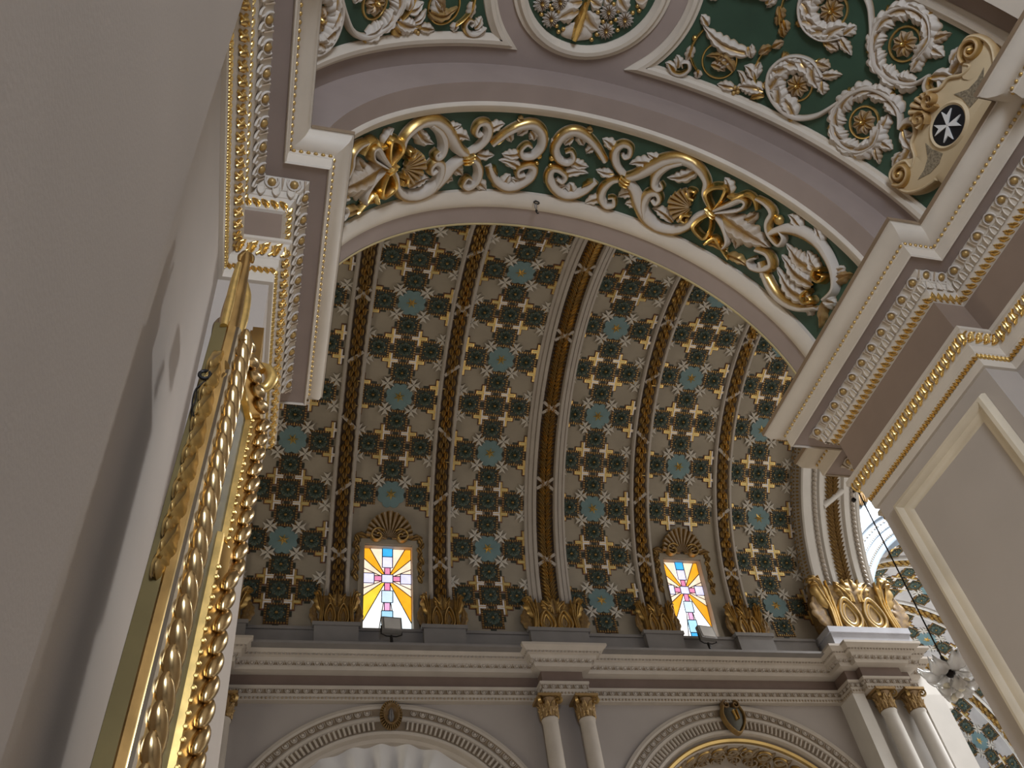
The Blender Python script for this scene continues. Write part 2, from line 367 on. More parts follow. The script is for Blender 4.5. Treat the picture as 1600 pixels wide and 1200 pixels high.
def ornament(V, par, xc, s0, smin, smax, skip=lambda x, s: False, edges=True):
    def put(me, nm, x, s, h=0., rot=0.):
        if smin < s < smax and not skip(x, s): return link(nm, me, par, V.M(x, s, h, rot))
    j0 = int((smin - s0) / CC) - 1
    for j in range(j0, j0 + int((smax - smin) / CC) + 4):
        s = s0 + j * CC
        if j % 4 == 0:
            f_ = put(ME_FLOW, 'blue_flower', xc, s)
            if f_: link('star', ME_STAR, f_, V.M(xc, s, .0, random.random()))
            for d in (-1, 1):
                put(ME_TILE, 'rosette_tile', xc + d * (CC + .03), s)
                for e in (-1, 1):
                    put(ME_MALT, 'maltese_cross', xc + d * .285, s + e * .285, .02, .08)
                    if edges: put(ME_GREEK, 'greek_cross', xc + d * .82, s + e * .27, 0, 0 if d > 0 else math.pi)
        elif j % 2: put(ME_TILE, 'rosette_tile', xc, s)
        else:
            for d in (-1, 0, 1): put(ME_TILE, 'rosette_tile', xc + d * (CC + .03), s)
            for d in (-1, 1):
                for e in (-1, 1):
                    put(ME_GREEK, 'greek_cross', xc + d * .285, s + e * .275, 0, math.pi if d > 0 else 0)
                    if edges: put(ME_MALT, 'maltese_cross', xc + d * .79, s + e * .285, 0, .08)
# ---- vault bays
RX = [-1.12, 1.166, 3.27, 5.64, 7.94, 10.06]
PX = [.03, 2.19, 4.335, 6.80, 8.93, 11.02]
S0 = [1.58, .54, 1.60, .50, 1.62, .52]
SMAX = 9.9
WIN = {1: (2.19, 1.0), 4: (8.90, .92)}; WS0, WS1 = -.36, 1.56
slist = [-1.0, -.36, 0] + [i * .26 for i in range(1, 7)] + [1.56 + .3 * i for i in range(1, 48)]
slist = [s for s in slist if s < 15.7] + [15.708]
XE = RX + [11.95]
for b in range(6):
    x0, x1 = XE[b], XE[b + 1]; m = MB(); xs = [x0, x1]
    if b in WIN: wx, ww = WIN[b]; xs = [x0, wx - ww / 2, wx + ww / 2, x1]
    for i in range(len(slist) - 1):
        for k in range(len(xs) - 1):
            if b in WIN and k == 1 and WS0 - .01 <= slist[i] and slist[i + 1] <= WS1 + .01: continue
            m.poly([NV(xs[k], slist[i]), NV(xs[k + 1], slist[i]), NV(xs[k + 1], slist[i + 1]), NV(xs[k], slist[i + 1])])
    bay = obj('ceiling_vault', m, VAULT, smooth=False, kind='structure')
    sk = (lambda x, s: s < 2.42 and abs(x - WIN[b][0]) < .9 or s < .0) if b in WIN else (lambda x, s: False)
    ornament(NV, bay, PX[b], S0[b], -.2, 9.7, sk)
m = MB(); sl = [-1.0, 0] + [i * .4 for i in range(1, 40)]
m.grid([[NV(x, s) for s in sl] for x in (-13, -1.12)]); obj('ceiling_vault', m, VAULT, smooth=False, kind='structure')
# ---- ribs
def rib(V, x, kind, smin, smax, label, ribbon0=0., group=None, mats=None):
    t = thing('vault_rib', V(x, smin), label, 'rib', group)
    wide = kind == 'wide'; gw = .19 if wide else .145
    prof = [(-.47, -.012), (-.47, .06), (-.42, .075), (-.40, .06), (-.385, .09), (-.31, .10), (-.30, .08), (-.285, .12), (-.22, .125), (-.19, .05)] if wide else [(-.235, -.012), (-.235, .07), (-.205, .10), (-.17, .10), (-.145, .045)]
    prof = prof + [(-a, h) for a, h in prof[::-1]]
    ss = np.linspace(smin, smax, int((smax - smin) / .12)); m = MB()
    half = len(prof) // 2
    m.grid([[V(x + a, s, h) for a, h in prof[:half]] for s in ss]); m.grid([[V(x + a, s, h) for a, h in prof[half:]] for s in ss]); obj('rib_moulding', m, mats or CREAM2, t)
    m = MB(); m.grid([[V(x + a, s, .045) for a in (-gw, gw)] for s in ss]); obj('leaf_bed', m, DKBED, t)
    m = MB(); s = smin + .1; k = 0
    while s < smax - .1:
        ch = lambda u, v, h=0.: V(u, v, h + .045)
        if wide:
            for d in (-1, 1):
                leaf(m, ch, (x + d * .008, s), (x + d * .175, s + .17), .085, .075, .10 * d, 1, .2, random.uniform(.65, .95))
            s += .092
        else:
            for d in ((-.072, .072) if k % 2 else (0,)):
                leaf(m, ch, (x + d, s), (x + d * .9 + random.uniform(-.012, .012), s + .19), .112, .085, 0, 1, .2, random.uniform(.65, .95))
            s += .118
        k += 1
    lv = obj('laurel_leaves', m, GILTD, t); lv['kind'] = 'stuff'
    s = smin + ribbon0; k = 0; ch = lambda u, v, h=0.: V(u, v, h + .045)
    while s < smax - .5:
        m = MB(); e = 1 if k % 2 else -1; W = gw * 1.05
        stroke(m, ch, [(x - W, s - e * .13), (x, s), (x + W, s + e * .13)], .075, .06, 0, 3, sect=[(-1, 0), (-.9, .9), (.9, .9), (1, 0)]); obj('ribbon', m, CREAM2, t)
        if wide or k % 2 == 0 and k % 4 == 0:
            m = MB(); stroke(m, ch, [(x - W, s + e * .13), (x, s), (x + W, s - e * .13)], .075, .055, 0, 3, sect=[(-1, 0), (-.9, .9), (.9, .9), (1, 0)]); obj('ribbon', m, CREAM2, t)
        s += 1.75 if wide else 1.45; k += 1
    return t
CREAM2 = mat('taupe_cream_plaster', (.36, .315, .27), .65, var=.06)
def acanthus_foot(V, t, x, w, s0, h, name='acanthus_base'):
    """gilded leaf foot under a rib: two eyed volutes between curling leaves"""
    m = MB(); ch = lambda u, v, hh=0.: V(u, v, hh + .05); g = .85
    rows = [[V(x + a * w / 2, s, hh) for a, hh in ((-1, 0), (-.95, .13), (0, .17), (.95, .13), (1, 0))] for s in (s0, s0 + h * .55, s0 + h * .8)]
    m.grid(rows, 0, .56)
    ch = lambda u, v, hh=0.: V(u, v, hh + .14)
    for d in (-1, 1):
        cx_ = x + d * w * .21
        for r, hh, s1, g_ in ((.155, .08, .52, .9), (.095, .05, .36, .85), (.042, .02, .2, .45)):      # nested teardrops
            pts = [(cx_ - d * w * .015 + w * r * math.sin(a) * (1 - .35 * max(0, -math.cos(a))), s0 + h * .235 - h * (.25 if r > .15 else .17 if r > .06 else .08) * math.cos(a) * (1 if math.cos(a) > 0 else 1.25)) for a in np.linspace(0, 6.2832, 14, endpoint=False)]
            stroke(m, ch, pts, w * (.075 if r > .06 else .05), hh, [.35, .8, g_, .45, g_, .8, .35], 2, closed=True)
        for k_, (e0, e1, hh_) in enumerate(((.05, .13, .90), (.09, .25, .80), (.43, .40, .86), (.47, .50, .95), (.50, .60, .90))):
            stroke(m, ch, [(x + d * w * e0, s0 + (h * .48 if k_ < 2 else 0)), (x + d * w * (e0 * .8 + e1 * .12), s0 + h * (.62 if k_ < 2 else .42)), (x + d * w * e1, s0 + h * hh_)], taper(w * .055, .8, .5), .085, [.4, .7, .95, .6, .95, .7, .4], 4)
        leaf(m, ch, (x + d * w * .40, s0 + h * .35), (x + d * w * .55, s0 + h * .97), w * .34, .08, -.06 * d, 3, .9, .72)
        leaf(m, ch, (x + d * w * .50, s0 + h * .75), (x + d * w * .70, s0 + h * .84), w * .20, .12, .25 * d, 3, .9, .75)
        leaf(m, ch, (x + d * w * .14, s0 + h * .52), (x + d * w * .26, s0 + h * .86), w * .26, .08, .1 * d, 3, .9, .7)
        leaf(m, ch, (x + d * w * .55, s0 + h * .02), (x + d * w * .64, s0 + h * .62), w * .26, .03, -.1 * d, 4, .6, .55)
    leaf(m, ch, (x, s0 + h * .46), (x, s0 + h * .93), w * .40, .10, 0, 4, .95, .7)
    leaf(m, ch, (x, s0), (x, s0 + h * .40), w * .13, .08, 0, 2, .95, .8)
    return obj(name, m, GILTD, t)
RL = ['narrow laurel-leaf vault rib with a gilded foot hidden behind the picture frame end of the nave', 'narrow gilded laurel-leaf rib beside the white-drape window, between it and the gilt frame',
      'narrow gilded laurel-leaf vault rib between the white-drape window and the wide rib', 'wide vault rib of gilded herringbone leaves rising above the twin columns in mid wall',
      'narrow gilded laurel-leaf vault rib between the wide rib and the window over the gold-rimmed arch', 'narrow gilded laurel-leaf vault rib between the gold-rimmed arch window and the crossing arch']
for i, x in enumerate(RX):
    k = 'wide' if i in (0, 3) else 'narrow'
    if i == 0: RL[0] = 'wide vault rib mostly hidden behind the gilt picture frame and pier'
    t = rib(NV, x, k, .25 if k == 'narrow' else .2, SMAX, RL[i], [.8, 1.05, .95, 1.2, 1.25, 1.0][i], 'nave vault ribs')
    acanthus_foot(NV, t, x, .66 if k == 'narrow' else .98, -.36, .86)
    m = MB(); w = .42 if k == 'narrow' else .62
    m.box(x - w, x + w, 14.72, 14.98, 9.0, 9.58); m.box(x - w - .04, x + w + .04, 14.69, 14.98, 9.56, 9.64); obj('plinth_block', m, LEDGE, t, False)
# ---- stained-glass windows
PANEM = {}
def pane_mat(nm, col, e=1.0):
    if nm not in PANEM: PANEM[nm] = mat('glass_' + nm, col, .3, var=.10, scale=6, emit=e)
    return PANEM[nm]
COLS = dict(orange=(.95, .40, .02), amber=(1., .62, .05), peach=(.98, .74, .56), white=(1., .96, .88), pale=(.80, .93, .97), lav=(.68, .68, .98), pink=(.72, .24, .42), rose=(.80, .42, .66), blue=(.05, .42, .85), sky=(.38, .68, .95), ltblue=(.60, .76, .98))
def stained(b, n):
    wx, ww = WIN[b]; x0, x1 = wx - ww / 2, wx + ww / 2
    c = [NV(x0, WS0), NV(x1, WS0), NV(x1, WS1), NV(x0, WS1)]
    th = .16; off = Vector((0, math.cos(th), math.sin(th))) * .20; top = Vector((0, math.cos(WS1 / RV), math.sin(WS1 / RV))) * .20
    G = [c[0] + Vector((0, .22, 0)), c[1] + Vector((0, .22, 0)), c[2] + top, c[3] + top]
    m = MB()
    for i in range(4): m.poly([c[i], c[(i + 1) % 4], G[(i + 1) % 4], G[i]])
    win = obj('window_%d' % n, m, mat('window_reveal_%d' % n, (.42, .35, .29), .6), smooth=False, kind='structure')
    ex = (G[1] - G[0]).normalized(); ey = (G[3] - G[0]); H = ey.length; ey.normalize(); ez = ex.cross(ey)   # ez towards the nave
    if ez[1] > 0: ez = -ez
    W = ww
    def P(a, bb, h=0.): return G[0] + ex * (a * W) + ey * (bb * H) + ez * h
    m = MB(); m.poly([P(-.02, -.02, -.05), P(1.02, -.02, -.05), P(1.02, 1.02, -.05), P(-.02, 1.02, -.05)]); obj('backing_pane', m, pane_mat('white', COLS['white'], 1.1), win, False)
    cx_, cy_ = .5, .645
    def pane(pts, col, h=.0):
        m = MB(); q = [m.v(P(a, b2, h + .012)) for a, b2 in pts]; q2 = [m.v(P(a, b2, h)) for a, b2 in pts]; m.f(q)
        for i in range(len(q)): m.f((q[i], q[(i + 1) % len(q)], q2[(i + 1) % len(q)], q2[i]))
        obj('glass_pane', m, pane_mat(col, COLS[col], 1.15 if col in ('white', 'pale') else .95), win, False)
    LD = MB()
    def came(p, q, w=.019, h=.012):
        p = Vector(p); q = Vector(q); d = Vector(((q - p)[0] * W, (q - p)[1] * H)); d.normalize(); nn = Vector((-d[1] / W, d[0] / H)) * w * .5
        LD.poly([P(*(p + nn), h + .008), P(*(q + nn), h + .008), P(*(q - nn), h + .008), P(*(p - nn), h + .008)])
    def edge(ang):   # where a ray from the cross centre meets the frame (angle in real metres)
        dx, dy = math.cos(ang) / W, math.sin(ang) / H; ts = []
        if dx > 1e-9: ts.append((1 - cx_) / dx)
        if dx < -1e-9: ts.append(-cx_ / dx)
        if dy > 1e-9: ts.append((1 - cy_) / dy)
        if dy < -1e-9: ts.append(-cy_ / dy)
        t_ = min(ts); return (cx_ + dx * t_, cy_ + dy * t_)
    angs = [9, 25, 43, 62, 90, 118, 137, 155, 171, 189, 205, 219, 243, 262, 278, 297, 321, 335, 351, 369]
    cols = ['peach', 'peach', 'orange', 'peach', 'peach', 'orange', 'peach', 'peach', 'white', 'peach', 'peach', 'orange', 'white', 'white', 'pale' if n == 1 else 'white', 'orange', 'peach', 'peach', 'white']
    if n == 1: cols[11] = 'amber'
    for k in range(len(angs) - 1):
        a0, a1 = math.radians(angs[k]), math.radians(angs[k + 1]); pts = [(cx_, cy_), edge(a0)]
        for ca in (math.atan2(H * (1 - cy_), W * .5), math.pi - math.atan2(H * (1 - cy_), W * .5), math.pi + math.atan2(H * cy_, W * .5), 2 * math.pi - math.atan2(H * cy_, W * .5)):
            if a0 < ca < a1: pts.append(edge(ca))
        pts.append(edge(a1)); pane(pts, cols[k]); came((cx_, cy_), edge(a0))
    hw = .115
    def rect(a0, b0, a1, b1, col):
        pane([(a0, b0), (a1, b0), (a1, b1), (a0, b1)], col, .02)
        for p, q in (((a0, b0), (a1, b0)), ((a1, b0), (a1, b1)), ((a1, b1), (a0, b1)), ((a0, b1), (a0, b0))): came(p, q, .019, .032)
    for b0, b1, col, w in ((.595, .69, 'lav', hw), (.69, .77, 'pink', .06), (.77, .90, 'lav', hw * .95), (.90, 1.0, 'blue', hw * .95), (.505, .595, 'pink', .06), (.37, .505, 'ltblue', hw), (.28, .37, 'rose', .06), (.13, .28, 'sky', hw), (0, .13, 'sky' if n == 1 else 'blue', hw * .9)):
        rect(.5 - w, b0, .5 + w, b1, col)
    for d in (-1, 1):
        for r0, r1, w, col in ((hw, .27, .030, 'pink'), (.27, .5, .058, 'lav')):
            a, bq = sorted((.5 + d * r0, .5 + d * r1)); rect(a, .643 - w, bq, .643 + w, col)
    for p, q in (((0, 0), (1, 0)), ((1, 0), (1, 1)), ((1, 1), (0, 1)), ((0, 1), (0, 0))): came(p, q, .02, .02)
    obj('lead_came', LD, LEAD, win, False)
    # gilded scallop and garlands round the opening
    ch = lambda u, v, h=0.: NV(u, v, h)
    m = MB(); w2 = ww / 2 + .05
    for pts in ([(x0 - .06, WS0), (x0 - .06, WS1 + .05)], [(x1 + .06, WS0), (x1 + .06, WS1 + .05)], [(x0 - .09, WS1 + .08), (x1 + .09, WS1 + .08)]):
        stroke(m, ch, pts, .12, .05, 0, 12, sect=[(-1, 0), (-.9, .9), (.9, .9), (1, 0)])
    obj('window_surround', m, VAULT, win, False)
    m = MB(); shell(m, ch, (wx, WS1 + .12), math.pi / 2, .62, .13, 2.9, 13, .55, .05); obj('scallop_shell', m, GILTD, win)
    for d in (-1, 1):
        m = MB(); stroke(m, ch, volute((wx + d * .25, WS1 + .19), .17, 1.3, math.pi / 2 + d * .9, -d), .07, .15, .7, 3, .04); obj('volute', m, GILTD, win)
        for k in range(9):
            m = MB(); xx = wx + d * (ww / 2 + .17 + .03 * math.sin(k * 2)); s = WS1 + .12 - k * .105
            leaf(m, ch, (xx - .04 * (-1) ** k, s + .08), (xx + .05 * (-1) ** k, s - .09), .13, .08, 0, 2, .6, .55 if k % 2 else .7, .01); obj('garland_leaf', m, GILTD, win)
        m = MB(); leaf(m, ch, (wx + d * .45, WS1 + .14), (wx + d * .72, WS1 + .2), .16, .08, .15 * d, 3, .7, .6, .02); obj('garland_leaf', m, GILTD, win)
    return win
stained(1, 1); stained(4, 2)
def flood(px, py, label, rz):
    p = at_y(px, py, 14.55); x, z0 = p[0], 9.32; t = thing('floodlight', (x, 14.5, 9.06), label, 'floodlight', 'floodlights on the nave ledge')
    m = MB(); m.box(-.19, .19, -.05, .05, 0, .32); R_ = Matrix.Rotation(rz, 4, 'Z') @ Matrix.Rotation(-.15, 4, 'X'); T = Matrix.Translation((x, 14.5, z0 + ZO)) @ R_
    link('housing', mesh('housing', m, GREYM, False), t, T)
    m = MB(); m.box(-.155, .155, -.062, -.048, .035, .285); link('lens', mesh('lens', m, LENS, False), t, T)
    m = MB(); m.tube([(-.2, .03, .16), (-.2, .05, -.02), (-.1, .08, -.04), (.1, .08, -.04), (.2, .05, -.02), (.2, .03, .16)], .014, 6); m.tube([(0, .08, -.03), (0, .08, -.29)], .03, 6); link('bracket', mesh('bracket', m, IRON), t, T)
flood(612, 981, 'grey floodlight on the ledge at the window over the white draped arch', .1)
flood(1104, 993, 'grey floodlight on the ledge at the window over the gold-rimmed arch', .15)
# ---- ledge and entablature along the far wall
m = MB(); m.box(-13, 11.6, 14.86, 15.1, 9.0, 9.56); m.box(-13, 11.6, 14.82, 15.1, 9.54, 9.60); m.box(-13, 11.6, 14.40, 15.1, 8.98, 9.03)
obj('trim_1', m, LEDGE, smooth=False, kind='structure')
FP = [(.55, 9.05), (0, 9.05), (0, 9.0), (.03, 8.98), (.10, 8.93), (.12, 8.93), (.12, 8.90), (.18, 8.885), (.20, 8.83), (.27, 8.78), (.29, 8.70), (.37, 8.69), (.45, 8.68)]
FZ = [(.45, 8.68), (.45, 8.44)]
FA = [(.45, 8.44), (.37, 8.435), (.37, 8.39), (.40, 8.37), (.41, 8.29), (.42, 8.25), (.42, 8.17), (.82, 8.165)]
ME_EGGF = proto_egg(.080, .22)
def entab(path, side, nm, label=None, rows=True, dz=0.):
    e = None
    for pr, mt, n_ in ((FP, FARC, 'cornice'), (FZ, FRIEZEF, 'frieze'), (FA, FARC, 'architrave')):
        m = MB(); sweep_plan(m, path, side, [(d, z + dz) for d, z in pr])
        if e is None: e = obj(nm, m, mt, smooth=False, kind='structure')
        else: obj(n_, m, mt, e, False)
    if rows:
        m = MB(); sweep_plan(m, path, side, [(.195, 8.848 + dz), (.262, 8.775 + dz)]); sweep_plan(m, path, side, [(.394, 8.378 + dz), (.404, 8.292 + dz)]); obj('ochre_band', m, OCBED, e, False)
        m = MB(); row_plan(path, side, .235, 8.805 + dz, .165, joiner(ME_EGGF, m), 1, -.9); row_plan(path, side, .392, 8.335 + dz, .165, joiner(proto_egg(.068, .22), m), 1, -.1)
        o = obj('egg_row', m, GILTF, e); o['kind'] = 'stuff'
        m = MB(); row_plan(path, side, .115, 8.915 + dz, .075, joiner(proto_bead(.022, .3), m)); row_plan(path, side, .42, 8.215 + dz, .07, joiner(proto_bead(.024, .45), m))
        o = obj('bead_row', m, GILTF, e); o['kind'] = 'stuff'
    return e
GILTF = giltmat('pale_gilded_plaster', (.42, .375, .33), (.24, .18, .11), (.66, .53, .33), .35)
Yb, Yr = 14.55, 14.30
entab([(-13, Yr), (-.33, Yr), (-.33, Yb), (4.67, Yb), (4.67, Yr), (6.41, Yr), (6.41, Yb), (11.32, Yb), (11.32, 14.115), (11.60, 14.115), (11.60, 13.957), (13.48, 13.957), (13.48, 14.13), (13.80, 14.13), (13.80, 14.55), (14.14, 14.55), (14.14, 27)], 1, 'trim_2')
# ---- far wall with two arches
ACX, ACZ = [2.215, 9.055], 5.05
WY = 15.10; AY = .11
def arch_wall(mb, x0, x1, cx_, cz_, R, z0, z1, y, n=48):
    """wall panel with a round-headed opening"""
    arc = [(cx_ + R * math.sin(a), cz_ + R * math.cos(a)) for a in np.linspace(-math.pi / 2, math.pi / 2, n + 1)]
    for i in range(n):
        (a0, b0), (a1, b1) = arc[i], arc[i + 1]
        mb.poly([(a0, y, b0), (a1, y, b1), (a1, y, z1), (a0, y, z1)])
    mb.poly([(x0, y, z0), (cx_ - R, y, z0), (cx_ - R, y, z1), (x0, y, z1)]); mb.poly([(cx_ + R, y, z0), (x1, y, z0), (x1, y, z1), (cx_ + R, y, z1)])
m = MB(); arch_wall(m, -1.1, 5.62, ACX[0], ACZ, 2.6, -ZO, 8.2, WY); arch_wall(m, 5.62, 11.9, ACX[1], ACZ, 2.6, -ZO, 8.2, WY); m.poly([(-13, WY, -ZO), (-1.1, WY, -ZO), (-1.1, WY, 8.2), (-13, WY, 8.2)])
wall_far = obj('wall_far', m, FARW, smooth=False, kind='structure')
def far_arch(i):
    cx_ = ACX[i]; par = wall_far
    def ring(prof, nm, mt, n=72):
        m = MB(); rows = [[(cx_ + r * math.sin(a), y + AY, ACZ + r * math.cos(a)) for r, y in prof] for a in np.linspace(-math.pi / 2, math.pi / 2, n + 1)]
        m.grid(rows); return obj(nm, m, mt, par)
    ring([(3.10, 15.0), (3.10, 14.93), (3.04, 14.91), (3.0, 14.93), (2.86, 14.95), (2.84, 14.92), (2.79, 14.92), (2.77, 14.96), (2.60, 14.97), (2.58, 14.94), (2.53, 14.95), (2.52, 15.1), (2.47, 15.15), (2.47, 15.3)], 'archivolt', FARC)
    ring([(3.0, 14.926), (2.87, 14.943)], 'ochre_band', OCBED); ring([(2.775, 14.955), (2.605, 14.965)], 'flute_bed', OCBED)
    me = MB(); mf = MB(); N = 54
    for k in range(N):
        a = -math.pi / 2 + math.pi * (k + .5) / N
        if abs(a) < .09: continue
        er = Vector((math.sin(a), 0, math.cos(a))); et = Vector((math.cos(a), 0, -math.sin(a)))
        joiner(proto_egg(.078, .22), me)(frameM((cx_ + 2.935 * er[0], 14.925 + AY, ACZ + 2.935 * er[2]), et, er, (0, -1, 0)))
    for k in range(96):
        a = -math.pi / 2 + math.pi * (k + .5) / 96
        if abs(a) < .09: continue
        er = Vector((math.sin(a), 0, math.cos(a))); et = Vector((math.cos(a), 0, -math.sin(a)))
        f_ = MB(); stroke(f_, FL, [(0, -.075), (0, .075)], .045, .04, 0, 4); joiner(f_, mf)(frameM((cx_ + 2.69 * er[0], 14.955 + AY, ACZ + 2.69 * er[2]), et, er, (0, -1, 0)))
    o = obj('egg_row', me, GILTF, par); o['kind'] = 'stuff'; o = obj('flute_row', mf, FARC, par); o['kind'] = 'stuff'
    return ring
ring = far_arch(0); ring = far_arch(1)
ring([(2.47, 15.05), (2.44, 15.02), (2.39, 15.04), (2.38, 15.12)], 'gilded_rim', mat('rim_gold', (.60, .42, .16), .35, .9))
ring([(2.38, 15.1), (2.36, 15.12), (2.36, 16.0), (2.30, 16.02), (2.30, 16.6), (2.2, 16.62), (2.2, 17.6)], 'arch_soffit', FARC)
ch2 = cyl_chart(ACX[1], ACZ, 2.36); m = MB()
for k in range(26):
    u = -2.2 + k * .172; v = 15.5 + AY + .16 * (-1) ** k
    stroke(m, ch2, volute((u, v), .17, 1.4, k * .7, (-1) ** k), .07, .07, [.2, .9, .4, .1, .4, .9, .2], 2); leaf(m, ch2, (u - .05, v - .2 * (-1) ** k), (u + .16, v + .22 * (-1) ** k), .2, .09, .1, 3, .8, .3)
o = obj('scroll_relief', m, GILTD, wall_far); o['kind'] = 'stuff'
m = MB(); m.poly([(6, 17.6, -ZO), (12, 17.6, -ZO), (12, 17.6, 8), (6, 17.6, 8)]); obj('wall_chapel_end', m, FARW, smooth=False, kind='structure')
# white drape hung in the first arch
m = MB(); rows = []
for j in range(9):
    f_ = j / 8; r = []
    for k in range(161):
        a = -1.35 + 2.7 * k / 160; q = math.sin(a * 26 + 1.2 * math.sin(a * 5)) * .8 + math.sin(a * 31 + 1) * .22 + .4 * math.sin(a * 7 + 2)
        rr = 2.50 - f_ * (.52 + .10 * math.sin(a * 11.5 + 1)); y = 15.22 + AY + .08 * f_ + q * (.06 + .10 * f_)
        r.append((ACX[0] + rr * math.sin(a + .02 * q * f_), y, ACZ + rr * math.cos(a)))
    rows.append(r)
m.grid(rows); dr = obj('white_drape', m, CLOTH, ang=0, label='white cloth drape gathered in folds inside the arch under a round medallion', cat='drape')
m = MB(); rows = [[(ACX[0] + r * math.sin(a), y, ACZ - .1 + r * math.cos(a)) for r, y in ((2.05, 15.8), (1.98, 15.72), (1.9, 15.76), (1.9, 16.4))] for a in np.linspace(-1.5, 1.5, 40)]
m.grid(rows); obj('inner_arch', m, FARC, wall_far)
m = MB(); m.poly([(-1, 16.4, -ZO), (5.5, 16.4, -ZO), (5.5, 16.4, 7.6), (-1, 16.4, 7.6)]); obj('drape_back', m, CLOTH, wall_far, False)
# keystones
t = thing('keystone_medallion', (2.2, 15.0, 7.65), 'dark oval medallion with a beaded sunburst rim above the white draped arch', 'medallion'); chw = lambda u, v, h=0.: (2.22 + u, 14.91 + AY - h, 7.90 + v)
m = MB()
for k in range(30):
    a = 6.2832 * k / 30; stroke(m, chw, [(.13 * math.cos(a), .19 * math.sin(a)), (.205 * math.cos(a), .275 * math.sin(a))], .035, .07, .55, 2)
obj('sunburst_rim', m, GILTD, t)
m = MB(); m.grid([[chw(r * .15 * math.cos(a), r * .21 * math.sin(a), .05 + .05 * (r > .8) - .03 * (r < .7)) for a in np.linspace(0, 6.2832, 25)] for r in (1.0, .82, .7, .01)], 0, .5); obj('oval_disc', m, GILTD, t)
m = MB(); leaf(m, chw, (0, -.15), (0, .16), .13, .06, 0, 2, .2, .2, .02); obj('figure_relief', m, LEDGE, t)
t = thing('keystone_shield', (9.07, 14.98, 7.5), 'dark shield-shaped keystone with gilded scroll edge over the gold-rimmed arch', 'keystone'); chk = lambda u, v, h=0.: (9.075 + u, 14.90 + AY - h, 7.84 + v)
m = MB(); sh = [(-.16, .2), (-.2, .05), (-.15, -.14), (0, -.3), (.15, -.14), (.2, .05), (.16, .2)]
c_ = m.v(chk(0, 0, .16), .3); ids = [m.v(chk(*p, .08), .4) for p in sh]; ib = [m.v(chk(*p, -.02), .4) for p in sh]
for k in range(7): m.f((ids[k], ids[(k + 1) % 7], c_)); m.f((ib[k], ib[(k + 1) % 7], ids[(k + 1) % 7], ids[k]))
obj('shield_body', m, mat('dark_bronze', (.07, .065, .05), .35, .5), t)
m = MB(); stroke(m, chk, [(-.17, .24), (-.23, .05), (-.17, -.16), (0, -.33), (.17, -.16), (.23, .05), (.17, .24)], .06, .12, .6, 5)
for d in (-1, 1): stroke(m, chk, volute((d * .1, .26), .09, 1.3, math.pi / 2, -d), .05, .12, .5, 3)
stroke(m, chk, [(-.03, .1), (.0, -.1)], .05, .20, .9, 3); stroke(m, chk, [(.04, .12), (.05, -.08)], .03, .20, .9, 3); obj('scroll_edge', m, GILTD, t)
# ---- columns
def column(x, y, label, group=None, r=.148, ztop=7.74, zcap=8.172, mt=None):
    t = thing('column', (x, y, -ZO), label, 'column', group or 'nave wall columns'); mt = mt or FARC
    m = MB(); zs = [-ZO + .5, 1, 3, 5, ztop - .1, ztop - .06, ztop - .03, ztop]; rr = [r * 1.15, r * 1.15, r * 1.12, r * 1.06, r, r, r * 1.1, r * 1.1]
    m.grid([[(x + q * math.cos(a), y + q * math.sin(a), z) for a in np.linspace(0, 6.2832, 25)] for z, q in zip(zs, rr)]); obj('shaft', m, mt, t)
    m = MB(); zs = [-ZO, -ZO + .2, -ZO + .2, -ZO + .3, -ZO + .4, -ZO + .5]; rr = [r * 1.55, r * 1.55, r * 1.35, r * 1.5, r * 1.25, r * 1.15]
    m.grid([[(x + q * math.cos(a), y + q * math.sin(a), z) for a in np.linspace(0, 6.2832, 25)] for z, q in zip(zs, rr)]); obj('base', m, mt, t)
    cap = MB(); H = zcap - ztop
    cap.grid([[(x + q * math.cos(a), y + q * math.sin(a), z) for a in np.linspace(0, 6.2832, 17)] for z, q in ((ztop, r * 1.02), (ztop + H * .5, r * 1.05), (ztop + H * .85, r * 1.35))], 0, .5)
    w = r * 1.55
    cap.box(x - w, x + w, y - w, y + w, zcap - H * .12, zcap, 0, .6); co = obj('capital', cap, GILTC, t)
    for tier, (n, z0, hh, off) in enumerate(((8, ztop, H * .45, 0), (8, ztop + H * .25, H * .5, .5))):
        for k in range(n):
            a = 6.2832 * (k + off) / n; lf = MB()
            chc = lambda u, v, h=0., a=a, z0=z0, hh=hh: (x + (r * 1.06 + h + .55 * max(0, v - .6 * hh)) * math.cos(a + u / r), y + (r * 1.06 + h + .55 * max(0, v - .6 * hh)) * math.sin(a + u / r), z0 + v)
            if math.sin(a) > .75: continue
            leaf(lf, chc, (0, 0), (0, hh), r * .85, .035, 0, 3, .8, .65); obj('acanthus_leaf', lf, GILTC, co)
    for k in range(4):
        a = math.pi / 4 + math.pi / 2 * k
        if math.sin(a) > 0: continue
        ux = Vector((math.cos(a), math.sin(a), 0)); lf = MB()
        chv = lambda u, v, h=0.: tuple(Vector((x, y, ztop + H * .72)) + ux * (r * 1.35 + u) + Vector((0, 0, v)) + ux.cross(Vector((0, 0, 1))) * (h - .03))
        stroke(lf, chv, volute((.04, 0), .085, 1.4, math.pi * .7, -1), .03, .06, .85, 3, sect=[(-1, 0), (-1, 1), (1, 1), (1, 0)]); obj('volute', lf, GILTC, co)
    return t
GILTC = giltmat('capital_gilding', (.40, .30, .18), (.22, .13, .05), (.60, .42, .18), .35)
column(5.19, 14.868, 'slim round twin column with gilded leafy capital under the wide rib, on the drape side')
column(5.93, 14.868, 'slim twin column with gilded capital under the wide rib, on the gold-rimmed arch side')
column(-.72, 14.868, 'slim column whose gilded capital peeks out behind the gilt picture frame')
TW = mat('lit_cream_plaster', (.55, .52, .48), .6, var=.04)  # brighter cream for the crossing, its daylight put into the colour
